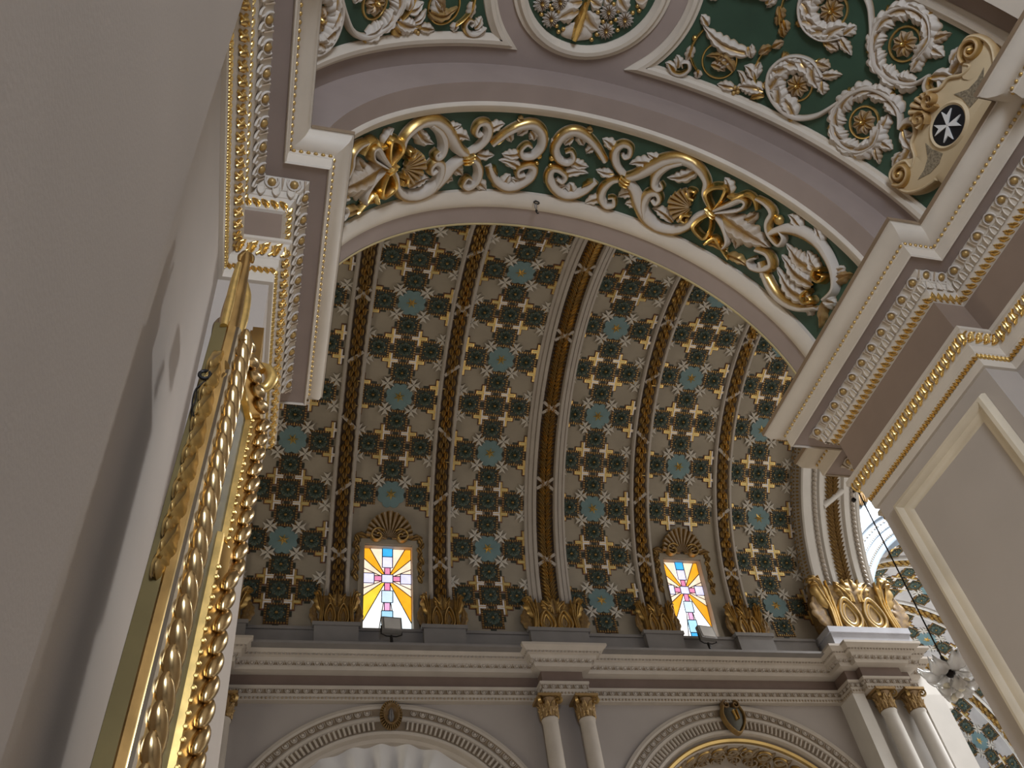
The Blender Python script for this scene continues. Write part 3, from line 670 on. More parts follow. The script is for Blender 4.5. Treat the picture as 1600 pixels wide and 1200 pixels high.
column(12.36, 14.505, 'slim round column with gilded capital under the crossing pier, beside the bare pier edge', None, mt=TW)
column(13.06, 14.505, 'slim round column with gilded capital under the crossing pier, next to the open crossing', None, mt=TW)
# backing strips behind the twin columns
m = MB(); m.box(4.95, 6.17, 15.097, 15.2, -ZO, 8.17); obj('wall_strip', m, FARW, smooth=False, kind='structure')
# ---- crossing pier
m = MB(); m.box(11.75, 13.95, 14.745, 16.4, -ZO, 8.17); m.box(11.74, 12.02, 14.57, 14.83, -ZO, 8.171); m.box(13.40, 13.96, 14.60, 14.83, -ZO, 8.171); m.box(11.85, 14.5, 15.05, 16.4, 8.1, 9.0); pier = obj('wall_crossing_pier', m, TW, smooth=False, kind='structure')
m = MB(); m.box(11.72, 13.72, 14.40, 15.0, 9.04, 9.5); m.box(11.68, 13.74, 14.36, 15.0, 9.5, 9.64); obj('plinth', m, mat('lilac_grey_plinth', (.36, .36, .39), .65), pier, False)
# ---- transverse arch of the crossing
t = thing('crossing_arch', (12.7, 14.7, 9.64), 'broad arch of rope mouldings and a gilded leaf band between nave and crossing', 'arch')
def band(V, x0, x1, prof, nm, mt, smin, smax, n=80):
    m = MB(); m.grid([[V(x0 + (x1 - x0) * a, s, h) for a, h in prof] for s in np.linspace(smin, smax, n)]); return obj(nm, m, mt, t)
ss = np.linspace(-.35, 11, 120); m = MB(); m.grid([[NV(11.95, s, h) for h in (0, .08, .10, .16, .18, .42)] for s in ss]); obj('side_face', m, mat('shadowed_taupe_plaster', (.36, .32, .28), .7), t, False)  # darker taupe, the shade of this side put into its colour
m = MB()
for q, hh in ((.12, .02), (.30, .02), (.25, .02)):
    for s in np.arange(.2, 9.5, .09): m.ball(NV(11.94, s, q), .022, n=6, m=4, g=.7)
for s in np.arange(.2, 9.5, .16):
    p = NV.M(11.94, s, .05); joiner(proto_leaf(.05, .6), m)(frameM(NV(11.935, s, .05), NV.Z, NV.e, (-1, 0, 0)))
o = obj('bead_rows', m, GILTD, t); o['kind'] = 'stuff'
H0 = .42
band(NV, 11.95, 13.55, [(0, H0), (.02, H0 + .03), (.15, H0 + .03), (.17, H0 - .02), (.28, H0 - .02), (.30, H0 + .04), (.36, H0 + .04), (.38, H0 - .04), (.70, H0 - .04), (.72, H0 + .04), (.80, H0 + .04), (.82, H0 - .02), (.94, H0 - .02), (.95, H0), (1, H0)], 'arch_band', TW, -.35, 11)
m = MB()
for xx in (12.31, 13.36):
    for s in np.arange(.7, 9.5, .12): m.ball(NV(xx, s, H0 + .0), .05, .085, .06, 7, 5, 0, .25, NV.M(xx, s).to_3x3() @ Matrix.Rotation(.6, 3, 'Z'))
o = obj('rope_moulding', m, GILTF, t); o['kind'] = 'stuff'
m = MB(); chx = lambda u, v, h=0.: NV(u, v, h + H0 - .04)
for s in np.arange(.8, 9.5, .11):
    for d in (-1, 1): leaf(m, chx, (12.82 + d * .02, s), (12.82 + d * .2, s + .2), .12, .08, .1 * d, 2, .6, .6)
o = obj('gilded_leaves', m, GILTD, t); o['kind'] = 'stuff'
for s in (3.0, 6.0):
    m = MB(); stroke(m, chx, [(12.55, s), (13.1, s + .45)], .16, .1, 0, 4); obj('ribbon', m, TW, t)
m = MB(); NVA = Vault((0, YC, ZC), (1, 0, 0), (0, 1, 0), RV - .36)
acanthus_foot(NVA, t, 12.78, 1.62, -.34, 1.42)
m = MB(); chs = lambda u, v, h=0.: (11.9 - h, 14.95 - u, 9.64 + v)
leaf(m, chs, (.15, 0), (.35, 1.3), .5, .08, .1, 4, .7, .5); leaf(m, chs, (.3, 0), (.05, .9), .4, .08, -.1, 4, .7, .5); obj('acanthus_side', m, GILTD, t)
# ---- transept seen through the crossing
m = MB(); TY = 15.9; n = 60
prof = [(5.3, TY), (5.08, TY - .05), (5.04, TY - .1), (4.98, TY - .1), (4.96, TY), (4.72, TY), (4.70, TY - .04), (4.64, TY - .04), (4.62, TY), (4.30, TY), (4.25, TY + .03), (4.25, TY + .6), (4.6, TY + .62)]
m.grid([[(18.6 + r * math.cos(a), y, 9.9 + r * math.sin(a)) for r, y in prof] for a in np.linspace(0, math.pi, n)]); ta = obj('wall_transept_arch', m, TRAN, kind='structure')
m = MB()
for k in range(90):
    a = math.pi * (k + .5) / 90; er = Vector((math.cos(a), 0, math.sin(a))); et = Vector((math.sin(a), 0, -math.cos(a)))
    joiner(proto_egg(.085, .1), m)(frameM((18.6 + 4.85 * er[0], TY - .01, 9.9 + 4.85 * er[2]), et, er, (0, -1, 0)))
for k in range(150):
    a = math.pi * (k + .5) / 150
    for r in (4.67, 4.44): m.ball((18.6 + r * math.cos(a), TY - .03, 9.9 + r * math.sin(a)), .028, n=6, m=4, g=.35)
o = obj('egg_row', m, giltmat('white_gilding', (.72, .72, .72), (.42, .33, .2), (.6, .45, .2)), ta); o['kind'] = 'stuff'
m = MB(); arch_wall(m, 14.2, 23.9, 18.6, 9.9, 5.05, 9, 17, TY + .02); m.poly([(13.0, TY + .02, 9), (14.2, TY + .02, 9), (14.2, TY + .02, 17), (13.0, TY + .02, 17)]); obj('wall_spandrel', m, TRAN, ta, False)
m = MB(); chp = lambda u, v, h=0.: (u, TY - h, v)
for k in range(10): leaf(m, chp, (14.0 + .22 * k, 13.5 + .14 * k), (14.3 + .24 * k, 13.9 + .2 * k), .3, .12, .1, 3, .8, .6)
obj('spandrel_relief', m, GILTD, ta)
TVM = mat('pale_vault_paint', (.40, .37, .35), .7, var=.1)
m = MB(); sl = [-1.0, 0] + [i * .3 for i in range(1, 49)]
m.grid([[TV(-y, s) for s in sl] for y in (16.4, 27)]); tc_ = obj('ceiling_transept', m, TVM, smooth=False, kind='structure')
for k, y in enumerate((17.0, 19.12, 21.27, 23.4, 25.5)): ornament(TV, tc_, -y, 1.6 if k % 2 else .54, .2, 12.5, edges=False)
TR = ['transept vault rib of gilded leaves just inside the pale blue arch', 'second transept vault rib beyond the pale blue arch', 'transept vault rib of gilded leaves beyond the glass pendant lamp', 'innermost transept vault rib beyond the lamp']
for y, l in zip((18.05, 20.2, 22.3, 24.45), TR): rib(TV, -y, 'narrow', .2, 13, l, 1.2, 'transept vault ribs', TW)
m = MB(); m.poly([(13.5, 27, -ZO), (24, 27, -ZO), (24, 27, 15), (13.5, 27, 15)]); m.poly([(23.3, 15.9, -ZO), (23.3, 27, -ZO), (23.3, 27, 9.6), (23.3, 15.9, 9.6)]); m.poly([(14.1, 15.9, -ZO), (14.1, 27, -ZO), (14.1, 27, 9.6), (14.1, 15.9, 9.6)])
obj('wall_transept', m, TRAN, smooth=False, kind='structure')
m = MB(); m.poly([(-12.95, 4.3, -ZO), (-12.95, 15.2, -ZO), (-12.95, 15.2, 15.2), (-12.95, 4.3, 15.2)]); obj('wall_nave_end', m, FARW, smooth=False, kind='structure')
# ================================================================== NEAR CHAPEL ARCH
ACX1, ACZ1, R1, R2, R3 = 2.16, 5.25, 2.22, 2.60, 2.40
MX = lambda x: 4.32 - x                        # the chapel mirrors about x = 2.16
ch1 = cyl_chart(ACX1, ACZ1, R1); chB = cyl_chart(ACX1, ACZ1, R2); ch3 = cyl_chart(ACX1, ACZ1, R3)
def arc_band(ch, R, prof, nm, mt, parent, n=96, a0=-1.6, a1=1.6, **k):
    m = MB(); m.grid([[ch(a * R, v, h) for v, h in prof] for a in np.linspace(a0, a1, n)]); return obj(nm, m, mt, parent, **k)
soff = arc_band(ch1, R1, [(4.325, -.10), (4.325, 0), (4.13, 0), (4.13, -.02)], 'ceiling_arch', MAUVE, None, kind='structure')
arc_band(ch1, R1, [(4.335, -.03), (4.338, .006), (4.325, .010), (4.315, .004)], 'arris_bead', mat('arris_lit_gold', (.5, .4, .2), .5), soff)  # gold light along the nave edge put into the bead's colour
arc_band(ch1, R1, [(4.135, -.02), (4.13, .012), (4.115, .022), (4.08, .03), (4.03, .022), (3.99, -.002), (3.975, -.012), (3.965, -.05)], 'moulding', CREAM, soff)
arc_band(ch1, R1, [(3.97, -.045), (3.17, -.045)], 'green_field', GREEN, soff)
arc_band(ch1, R1, [(3.175, -.05), (3.165, -.012), (3.15, -.002), (3.115, .022), (3.085, .03), (3.07, .02), (3.06, 0), (3.055, -.02)], 'moulding', CREAM, soff)
arc_band(ch1, R1, [(3.06, 0), (2.884, 0), (2.884, R1 - R2)], 'inner_band', MAUVE, soff)
soff2 = arc_band(chB, R2, [(2.884, 0), (1.13, 0)], 'ceiling_panel_vault', MAUVE, None, kind='structure')
arc_band(ch3, R3, [(1.13, R3 - R2), (1.13, 0), (.9, 0), (.88, .02), (-6, .02)], 'ceiling_entry_vault', CREAM, None, kind='structure')
def hit(px, py, R):
    d = ray(px, py); a = d[0] ** 2 + d[2] ** 2; b = d[0] * ACX1 + d[2] * ACZ1; t = (b + math.sqrt(b * b - a * (ACX1 ** 2 + ACZ1 ** 2 - R * R))) / a
    p = d * t; return (math.atan2(p[0] - ACX1, p[2] - ACZ1) * R, p[1])
Z2 = lambda p: hit(600 + p[0] / 3.2, p[1] / 3.2, R1 + .02)
Z5 = lambda p: hit(900 + p[0] / 3.2, 200 + p[1] / 3.2, R1 + .02)
Z3 = lambda p: hit(1000 + p[0] / 2.6667, p[1] / 2.6667, R2 - .02)
ZR = lambda p: hit(780 + p[0] / 5.3333, p[1] / 5.3333, R2 - .02)
UC1 = (Z2((410, 790))[0] + Z2((1205, 890))[0]) / 2
chg = lambda u, v, h=0.: ch1(u, v, h - .045)
CG = [.25, .95, .55, 0, 0, 0, .1]; CGm = CG[::-1]
def emit(items, conv, mir, ch, par, mt=GILT):
    """items traced on one half; mir maps a point to its mirror image; both halves are built"""
    for it in items:
        for q in ((lambda p: p), mir) if mir else ((lambda p: p),):
            m = MB(); P = lambda p: q(conv(p)); fl = q is mir
            if it[0] == 's':
                _, nm, pts, w, h, g = it; gg = {'cg': CGm if fl else CG, 'gc': CG if fl else CGm, 'gold': [.5, .9, .95, .8, .95, .9, .5], 'cream': [.45, .2, 0, 0, 0, .2, .45]}[g]
                stroke(m, ch, [P(p) for p in pts], taper(w, .6, .35), h, gg, 6)
            elif it[0] == 'l':
                _, nm, a, b, w, h, bend, lob = it[:8]; g1 = it[8] if len(it) > 8 else 0.
                leaf(m, ch, P(a), P(b), w, h, -bend if fl else bend, lob, .8, g1)
            elif it[0] == 'b': _, nm, c, r, g = it; dome(m, ch, P(c), r, r * 1.1, g, .01)
            elif it[0] == 'sh':
                _, nm, c, tip, sp, n = it; c0, c1 = P(c), P(tip); dx, dy = c1[0] - c0[0], c1[1] - c0[1]
                shell(m, ch, c0, math.atan2(dy, dx), math.hypot(dx, dy), .08, sp, n, .62, .02)
            elif it[0] == 'r': _, nm, c, r, n, g = it; rosette(m, ch, P(c), r, .05, n, g, .9)
            elif it[0] == 'ring':
                _, nm, c, r, w, g = it; c0 = P(c); stroke(m, ch, [(c0[0] + r * math.cos(a), c0[1] + r * math.sin(a)) for a in np.linspace(0, 6.2832, 20, endpoint=False)], w, w * .8, g, 2, closed=True)
            obj(nm, m, mt, par)
SC, LF = 'scroll_stem', 'acanthus_leaf'
A2 = [('s', SC, [(1205, 885), (1165, 835), (1148, 785), (1160, 740), (1195, 718), (1230, 735), (1225, 775), (1200, 785), (1188, 765)], .10, .075, 'cg'),
      ('s', SC, [(1200, 895), (1140, 900), (1095, 940), (1082, 990), (1110, 1028), (1148, 1020), (1145, 985), (1118, 985)], .10, .075, 'gc'),
      ('s', SC, [(1105, 805), (1060, 730), (1010, 680), (950, 655), (890, 680), (855, 740), (870, 795), (915, 815), (948, 790), (935, 752), (905, 757)], .115, .07, 'gc'),
      ('s', SC, [(1060, 905), (1000, 955), (930, 978), (870, 960), (825, 900), (835, 850), (870, 845), (908, 878), (890, 908), (862, 892)], .115, .07, 'cg'),
      ('l', LF, (1160, 755), (1090, 695), .13, .05, .05, 3), ('l', LF, (1095, 990), (1000, 1020), .13, .05, .05, 3), ('l', LF, (1150, 870), (1058, 850), .12, .05, -.08, 3),
      ('l', LF, (930, 800), (1022, 835), .13, .05, .1, 3), ('l', LF, (890, 880), (1020, 868), .12, .05, -.1, 3), ('l', LF, (985, 668), (1000, 730), .12, .05, .1, 2), ('l', LF, (1055, 735), (1010, 770), .10, .05, .1, 2),
      ('l', LF, (880, 700), (835, 715), .09, .04, 0, 2), ('l', LF, (845, 900), (800, 915), .09, .04, 0, 2), ('l', LF, (990, 960), (960, 1000), .10, .04, .1, 2, .7), ('l', LF, (930, 970), (925, 915), .12, .05, .1, 2), ('l', LF, (1045, 655), (1010, 650), .08, .05, 0, 2, .6),
      ('l', LF, (1105, 800), (1050, 745), .10, .07, 0, 2, .85), ('l', LF, (1060, 905), (985, 940), .11, .07, 0, 2, .85), ('l', LF, (950, 690), (905, 730), .12, .05, .12, 3), ('l', LF, (860, 930), (910, 930), .10, .05, .12, 3),
      ('b', 'berry', (840, 793), .032, .95), ('b', 'berry', (833, 828), .026, .9)]
B5 = [('s', SC, [(245, 245), (300, 232), (370, 195), (440, 162), (520, 152), (600, 190), (648, 262), (640, 330), (670, 395)], .15, .08, 'cg'),
      ('s', SC, [(530, 168), (455, 185), (402, 225), (385, 275), (405, 302), (430, 290), (420, 265)], .105, .085, 'gc'),
      ('s', SC, [(245, 260), (285, 310), (310, 380), (350, 450), (410, 495), (490, 508), (560, 485), (600, 440), (660, 410)], .15, .08, 'gc'),
      ('s', SC, [(340, 440), (335, 375), (360, 325), (402, 320), (417, 352), (395, 374), (376, 352)], .105, .085, 'cg'),
      ('s', 'ligature', [(215, 240), (240, 262), (268, 270)], .055, .11, 'gold'), ('s', 'ligature', [(222, 225), (247, 248), (272, 256)], .055, .11, 'gold'), ('s', 'ligature', [(215, 258), (232, 276), (256, 284)], .055, .11, 'gold'),
      ('sh', 'scallop_shell', (575, 392), (462, 352), 2.5, 9), ('s', 'volute', [(590, 350), (560, 335), (565, 305), (595, 310), (590, 330)], .06, .09, 'gold'), ('s', 'volute', [(570, 430), (535, 425), (525, 450), (548, 462), (552, 442)], .06, .09, 'gold'),
      ('s', 'ribbon_loop', [(680, 400), (650, 322), (690, 288), (748, 295), (728, 350), (690, 398)], .08, .10, 'gold'), ('s', 'ribbon_loop', [(690, 402), (760, 375), (822, 350), (850, 370), (812, 405), (700, 415)], .08, .10, 'cg'),
      ('s', 'ribbon_loop', [(670, 420), (610, 455), (590, 492), (640, 542), (672, 500), (676, 430)], .075, .10, 'gold'), ('s', 'ribbon_tail', [(690, 425), (735, 490), (752, 560), (732, 595)], .08, .08, 'gc'),
      ('s', 'ribbon_tail', [(760, 330), (800, 345), (850, 325), (892, 350), (905, 402)], .08, .085, 'gold'), ('s', 'ligature', [(655, 385), (680, 410), (705, 425)], .06, .13, 'gold'), ('s', 'ligature', [(660, 400), (678, 425), (700, 440)], .06, .13, 'gold'),
      ('l', LF, (705, 425), (965, 590), .30, .09, .04, 6, .25), ('l', LF, (760, 330), (735, 245), .13, .06, .1, 3), ('l', LF, (830, 455), (900, 420), .12, .07, .1, 2, .3), ('l', LF, (820, 520), (790, 600), .13, .06, .1, 3, .2),
      ('s', SC, [(900, 345), (950, 375), (978, 420), (955, 470), (965, 525), (1010, 577), (1036, 545), (1015, 505)], .085, .08, 'cg'), ('b', 'berry', (1005, 455), .05, .75),
      ('s', SC, [(965, 522), (1040, 500), (1120, 515), (1200, 565), (1255, 640), (1287, 720), (1287, 800), (1240, 850)], .12, .08, 'gc'), ('s', SC, [(900, 600), (960, 625), (977, 680), (930, 702), (878, 690), (863, 655), (897, 640)], .09, .09, 'cg'),
      ('s', SC, [(920, 660), (945, 740), (990, 820), (1060, 875), (1130, 895), (1200, 890)], .12, .08, 'cg'),
      ('l', LF, (1165, 850), (1000, 690), .20, .08, -.16, 6, .12), ('l', LF, (1180, 775), (1025, 625), .20, .09, -.1, 6, .12), ('l', LF, (1200, 700), (1045, 570), .20, .07, -.14, 6, .2), ('l', LF, (1215, 720), (1150, 605), .16, .07, -.1, 4),
      ('s', 'volute', [(1240, 700), (1205, 700), (1195, 735), (1225, 760), (1250, 735), (1225, 722)], .06, .10, 'gold'), ('s', 'volute', [(1170, 800), (1140, 830), (1155, 865), (1190, 855), (1180, 830)], .06, .10, 'gold'),
      ('l', LF, (1235, 850), (1208, 990), .12, .06, 0, 3, .5), ('l', LF, (1270, 760), (1368, 718), .12, .06, 0, 3, .5), ('l', LF, (1235, 840), (1288, 862), .14, .07, .1, 3), ('l', LF, (1180, 880), (1150, 930), .12, .06, .1, 2),
      ('l', LF, (1115, 505), (1050, 428), .13, .06, .1, 3), ('l', LF, (1215, 575), (1180, 485), .13, .06, .1, 3), ('l', LF, (750, 610), (620, 575), .10, .05, .1, 2, .7), ('l', LF, (745, 635), (850, 690), .12, .06, -.1, 3, .6),
      ('s', SC, [(640, 575), (690, 545), (720, 590), (760, 650)], .07, .07, 'gold'), ('l', LF, (395, 190), (262, 180), .14, .06, .1, 4), ('l', LF, (450, 162), (350, 125), .12, .05, -.1, 3), ('l', LF, (292, 325), (205, 345), .13, .06, .1, 3), ('l', LF, (312, 392), (240, 380), .12, .05, .1, 3),
      ('l', LF, (480, 470), (375, 400), .14, .07, .1, 4, .1), ('l', LF, (600, 205), (450, 245), .15, .07, -.12, 4, .1), ('l', LF, (945, 740), (905, 725), .09, .05, 0, 2), ('l', LF, (990, 815), (965, 830), .07, .05, 0, 2), ('l', LF, (1290, 710), (1330, 690), .09, .05, 0, 2)]
mir1 = lambda p: (2 * UC1 - p[0], p[1])
emit(A2, Z2, mir1, chg, soff); emit(B5, Z5, mir1, chg, soff)
# ---- panels and roundel of the wider vault
VC = 2.0
STS = [(-1, -.01), (-.98, .35), (-.6, .45), (-.3, .95), (.25, 1), (.6, .55), (.95, .3), (1, -.01)]
def strip(ch, pts, par, w=.125, h=.06, closed=False, mt=CREAM, nm='panel_moulding'):
    m = MB(); P = [np.array(p, float) for p in pts]; N = len(P); rows = []
    for i in range(N):
        ns = []
        for a, b in ((i - 1, i), (i, i + 1)):
            if not closed and (a < 0 or b >= N): continue
            t_ = P[b % N] - P[a % N]; t_ = t_ / np.linalg.norm(t_); ns.append(np.array([-t_[1], t_[0]]))
        if len(ns) == 2: q = ns[0] + ns[1]; q = q / np.linalg.norm(q); q = q / max(.3, float(q @ ns[0]))
        else: q = ns[0]
        rows.append([ch(*(P[i] + q * a * w / 2), b * h) for a, b in STS])
    m.grid(rows, cyc=closed); return obj(nm, m, mt, par, ang=.6)
for sg in (1, -1):
    m = MB(); rows = []
    for v in np.linspace(VC - .62, VC + .62, 25):
        u0 = math.sqrt(max(0, .97 ** 2 - (v - VC) ** 2)); rows.append([chB(sg * (u0 + (4.1 - u0) * k / 48), v, .004) for k in range(49)])
    m.grid(rows); obj('green_field', m, GREEN, soff2)
    a_ = math.asin(.665 / .94); tip = .94 * math.cos(a_)
    line = [(u, VC - .665) for u in np.linspace(4.1, tip, 60)] + [(.94 * math.cos(a), VC + .94 * math.sin(a)) for a in np.linspace(-a_, a_, 30)[1:-1]] + [(u, VC + .665) for u in np.linspace(tip, 4.1, 60)]
    strip(chB, [(sg * u, v) for u, v in line], soff2)
strip(chB, [(.665 * math.cos(a), VC + .665 * math.sin(a)) for a in np.linspace(0, 6.2832, 64, endpoint=False)], soff2, .13, .07, True, nm='roundel_moulding')
rd = thing('roundel_relief', chB(0, VC, 0), 'round green medallion with cream leaves, daisies and gold trumpets at the arch crown', 'medallion')
m = MB(); c_ = m.v(chB(0, VC, .006)); N = 48; ids = [m.v(chB(.62 * math.cos(6.2832 * k / N), VC + .62 * math.sin(6.2832 * k / N), .006)) for k in range(N)]
for k in range(N): m.f((ids[k], ids[(k + 1) % N], c_))
obj('green_disc', m, GREEN, rd)
RZ = []
for c in ((295, 60), (465, 45), (380, 205), (930, 140), (1085, 215), (905, 315)): RZ.append(('r', 'daisy', c, .082, 14, .05))
for c in ((378, 8), (372, 80), (390, 110), (455, 135), (293, 162), (437, 270), (455, 325), (500, 300), (533, 72), (740, 350), (770, 398), (820, 350), (830, 140), (878, 230), (952, 240), (998, 212), (1022, 132), (978, 65), (1205, 85), (1222, 130), (1160, 150), (1016, 310)): RZ.append(('b', 'berry', c, .022, .75))
RZ += [('l', 'palm_leaf', (650, 130), (450, 215), .22, .05, .1, 2), ('l', 'palm_leaf', (700, 120), (840, 310), .24, .05, .1, 2), ('l', 'palm_leaf', (655, 210), (620, 410), .30, .05, 0, 1), ('l', 'palm_leaf', (680, 40), (540, 60), .2, .05, 0, 2), ('l', 'palm_leaf', (760, 30), (865, 90), .16, .05, 0, 2),
       ('l', 'palm_leaf', (1020, 0), (1110, 140), .17, .05, 0, 2), ('l', 'palm_leaf', (1180, 0), (1310, 20), .2, .05, 0, 1, .2), ('l', 'palm_leaf', (900, 0), (945, 60), .12, .05, 0, 1),
       ('s', 'trumpet', [(598, 392), (640, 270), (690, 130), (745, -10)], .10, .08, 'gold')]
ZRI = lambda p: (ZR(p)[0] * .88, VC + (ZR(p)[1] - VC) * .88)
emit(RZ, ZRI, lambda p: (-p[0], 2 * VC - p[1]), lambda u, v, h=0.: chB(u, v, h + .006), rd)
P3 = [('s', SC, [(1095, 545), (1090, 470), (1040, 405), (960, 372), (880, 400), (825, 460), (812, 540), (845, 605), (915, 640), (985, 612), (1012, 545)], .055, .06, 'cream'),
      ('s', SC, [(890, 392), (800, 455), (730, 490), (650, 492), (580, 445), (540, 375), (548, 300), (600, 250), (665, 237), (730, 262), (770, 325)], .055, .06, 'cream'),
      ('ring', 'gilded_ring', (940, 515), .13, .022, .75), ('ring', 'gilded_ring', (663, 360), .13, .022, .75), ('ring', 'gilded_ring', (335, 255), .155, .02, .8),
      ('r', 'rosette', (940, 515), .105, 8, .42), ('r', 'rosette', (663, 360), .105, 8, .42)]
for st in (P3[0][2], P3[1][2]):
    sp = spline(st, 4)
    cx_, cy_ = ((940, 515) if st is P3[0][2] else (663, 360))
    for k in range(3 if st is P3[0][2] else 12, len(sp) - 3, 4):
        p = sp[k]; t_ = sp[min(k + 3, len(sp) - 1)] - p; t_ = t_ / (np.linalg.norm(t_) + 1e-9); inn = np.array([cx_, cy_]) - p; inn = inn / np.linalg.norm(inn); L = 92
        P3.append(('l', LF, tuple(p), tuple(p + (t_ * .95 + inn * .50) * L), .19, .07, .12, 4))
        if (k // 4) % 2: P3.append(('l', LF, tuple(p), tuple(p + (t_ * .8 - inn * .55) * 42), .09, .04, .0, 3, .8))
P3 += [('l', LF, (985, 605), (1005, 690), .10, .05, 0, 4, .3), ('l', LF, (1000, 590), (1060, 628), .12, .05, 0, 3), ('l', LF, (760, 320), (850, 315), .10, .05, 0, 4, .2), ('l', LF, (740, 265), (800, 285), .12, .05, 0, 3, .3), ('l', LF, (765, 340), (770, 400), .12, .05, 0, 3), ('l', LF, (1010, 545), (1040, 480), .13, .05, .1, 3),
       ('l', LF, (520, 385), (405, 365), .17, .06, .08, 5), ('l', LF, (400, 370), (325, 352), .11, .05, 0, 3, .2), ('l', LF, (440, 365), (410, 295), .08, .05, .15, 2, .2), ('b', 'berry', (400, 368), .024, .6), ('b', 'berry', (415, 368), .024, .6), ('b', 'berry', (395, 390), .024, .6), ('b', 'berry', (412, 385), .024, .6),
       ('l', LF, (525, 405), (462, 418), .09, .05, .15, 2, .8), ('l', LF, (462, 225), (262, 95), .17, .07, -.12, 6, .05), ('l', LF, (290, 110), (258, 62), .1, .05, 0, 2), ('l', LF, (455, 195), (470, 245), .11, .06, 0, 3, .2),
       ('l', LF, (395, 300), (280, 235), .12, .07, .2, 4, .55), ('l', LF, (330, 280), (385, 190), .08, .07, -.1, 5, .5), ('l', LF, (330, 285), (395, 250), .12, .06, -.1, 3, .1), ('l', LF, (300, 270), (360, 300), .10, .06, -.1, 3, .35),
       ('s', SC, [(120, 265), (140, 300), (175, 310), (207, 290), (205, 262), (180, 262), (182, 282)], .055, .06, 'cg'), ('l', LF, (150, 300), (108, 262), .1, .05, .1, 2), ('l', LF, (160, 285), (155, 230), .1, .05, .1, 3), ('s', 'stalk', [(268, 125), (235, 165), (215, 215), (225, 265), (250, 305)], .03, .05, 'gold'), ('l', LF, (225, 190), (195, 262), .10, .05, 0, 3, .1), ('b', 'berry', (232, 160), .028, .8), ('l', LF, (250, 290), (240, 330), .09, .05, 0, 2),
       ('s', 'stalk', [(505, 375), (485, 330), (492, 270), (530, 212), (590, 180)], .03, .045, 'gold'), ('l', LF, (490, 335), (440, 275), .13, .06, .1, 2), ('l', LF, (490, 330), (508, 262), .11, .06, -.1, 2), ('l', LF, (500, 225), (555, 195), .10, .06, 0, 2, .5), ('l', LF, (555, 200), (605, 175), .09, .05, 0, 2, .4), ('l', LF, (470, 245), (470, 185), .08, .05, 0, 2, .1),
       ('s', SC, [(1100, 545), (1125, 515), (1160, 520), (1165, 560), (1135, 575)], .08, .07, 'gc'), ('l', LF, (1105, 545), (1165, 640), .14, .06, .1, 3), ('l', LF, (1140, 610), (1090, 700), .18, .06, -.1, 4, .15), ('l', LF, (1100, 640), (1060, 700), .12, .05, 0, 3)]
mir2 = lambda p: (p[0], 2 * VC - p[1])
CHP = lambda u, v, h=0.: chB(u, v, h + .004)
emit(P3, Z3, mir2, CHP, soff2)
# the same relief on the other half of the vault, where the photograph shows its lower band
vis = [it for it in P3 if it[0] in ('s', 'l', 'b', 'r', 'ring')]
emit(vis, lambda p: (-Z3(p)[0], Z3(p)[1]), None, CHP, soff2)
# small gilded drop on the panel's middle line
emit([('s', 'stalk', [(590, 30), (590, 90), (600, 150)], .03, .05, 'gold'), ('l', LF, (590, 60), (575, 110), .09, .05, 0, 2, .5), ('l', LF, (592, 110), (605, 160), .09, .05, 0, 2, .5)], Z3, None, CHP, soff2)
# ---- cartouche with the eight-pointed cross
CT = thing('cartouche', chB(3.5, 2.0, 0), 'ochre scrolled cartouche with white eight-pointed cross on black oval', 'cartouche')
Z7 = lambda p: hit(1400 + p[0] / 5.455, 100 + p[1] / 5.455, R2 - .10)
half = [(420, 1060), (300, 1140), (170, 1165), (75, 1110), (30, 1020), (70, 940), (160, 895), (215, 950), (242, 860), (215, 745), (248, 640), (225, 520), (235, 420)]
lo = [Z7(p) for p in half]; vm = 1.976; lo = [(u, min(v, 2.585)) for u, v in lo]; lo = lo + [(u, 2 * vm - v) for u, v in lo[::-1][1:]]
ol = [(4.1, lo[0][1])] + lo + [(4.1, lo[-1][1])]
sm = spline(lo, 4); m = MB(); tp = []; bt = []
full = [np.array((4.1, sm[0][1]))] + sm + [np.array((4.1, sm[-1][1]))]
for p in full: tp.append(m.v(CHP(p[0], p[1], .07), .05)); bt.append(m.v(CHP(p[0], p[1], 0), .35))
inner = [m.v(CHP(3.75 + (p[0] - 3.75) * .8, 1.976 + (p[1] - 1.976) * .8, .09), .0) for p in full]
for k in range(len(full) - 1):
    m.f((bt[k], bt[k + 1], tp[k + 1], tp[k])); m.f((tp[k], tp[k + 1], inner[k + 1], inner[k]))
m.f(inner); obj('cartouche_body', m, OCHRE, CT, ang=.9)
m = MB(); stroke(m, CHP, sm, .05, .10, [.2, .45, .3, .1, .3, .45, .2], 2); obj('cartouche_edge', m, OCHRE, CT)
uc, vc = Z7((548, 598)); 
def oval(r, h): return [CHP(uc + r * .145 * math.cos(a), vc + r * .155 * math.sin(a), h) for a in np.linspace(0, 6.2832, 41)]
m = MB(); m.grid([oval(1.25, .085), oval(1.1, .11), oval(1.0, .10)], 0, .15); obj('oval_rim', m, OCHRE, CT)
m = MB(); m.grid([oval(1.0, .10), oval(.5, .104), oval(.01, .105)]); obj('black_oval', m, BLACK, CT)
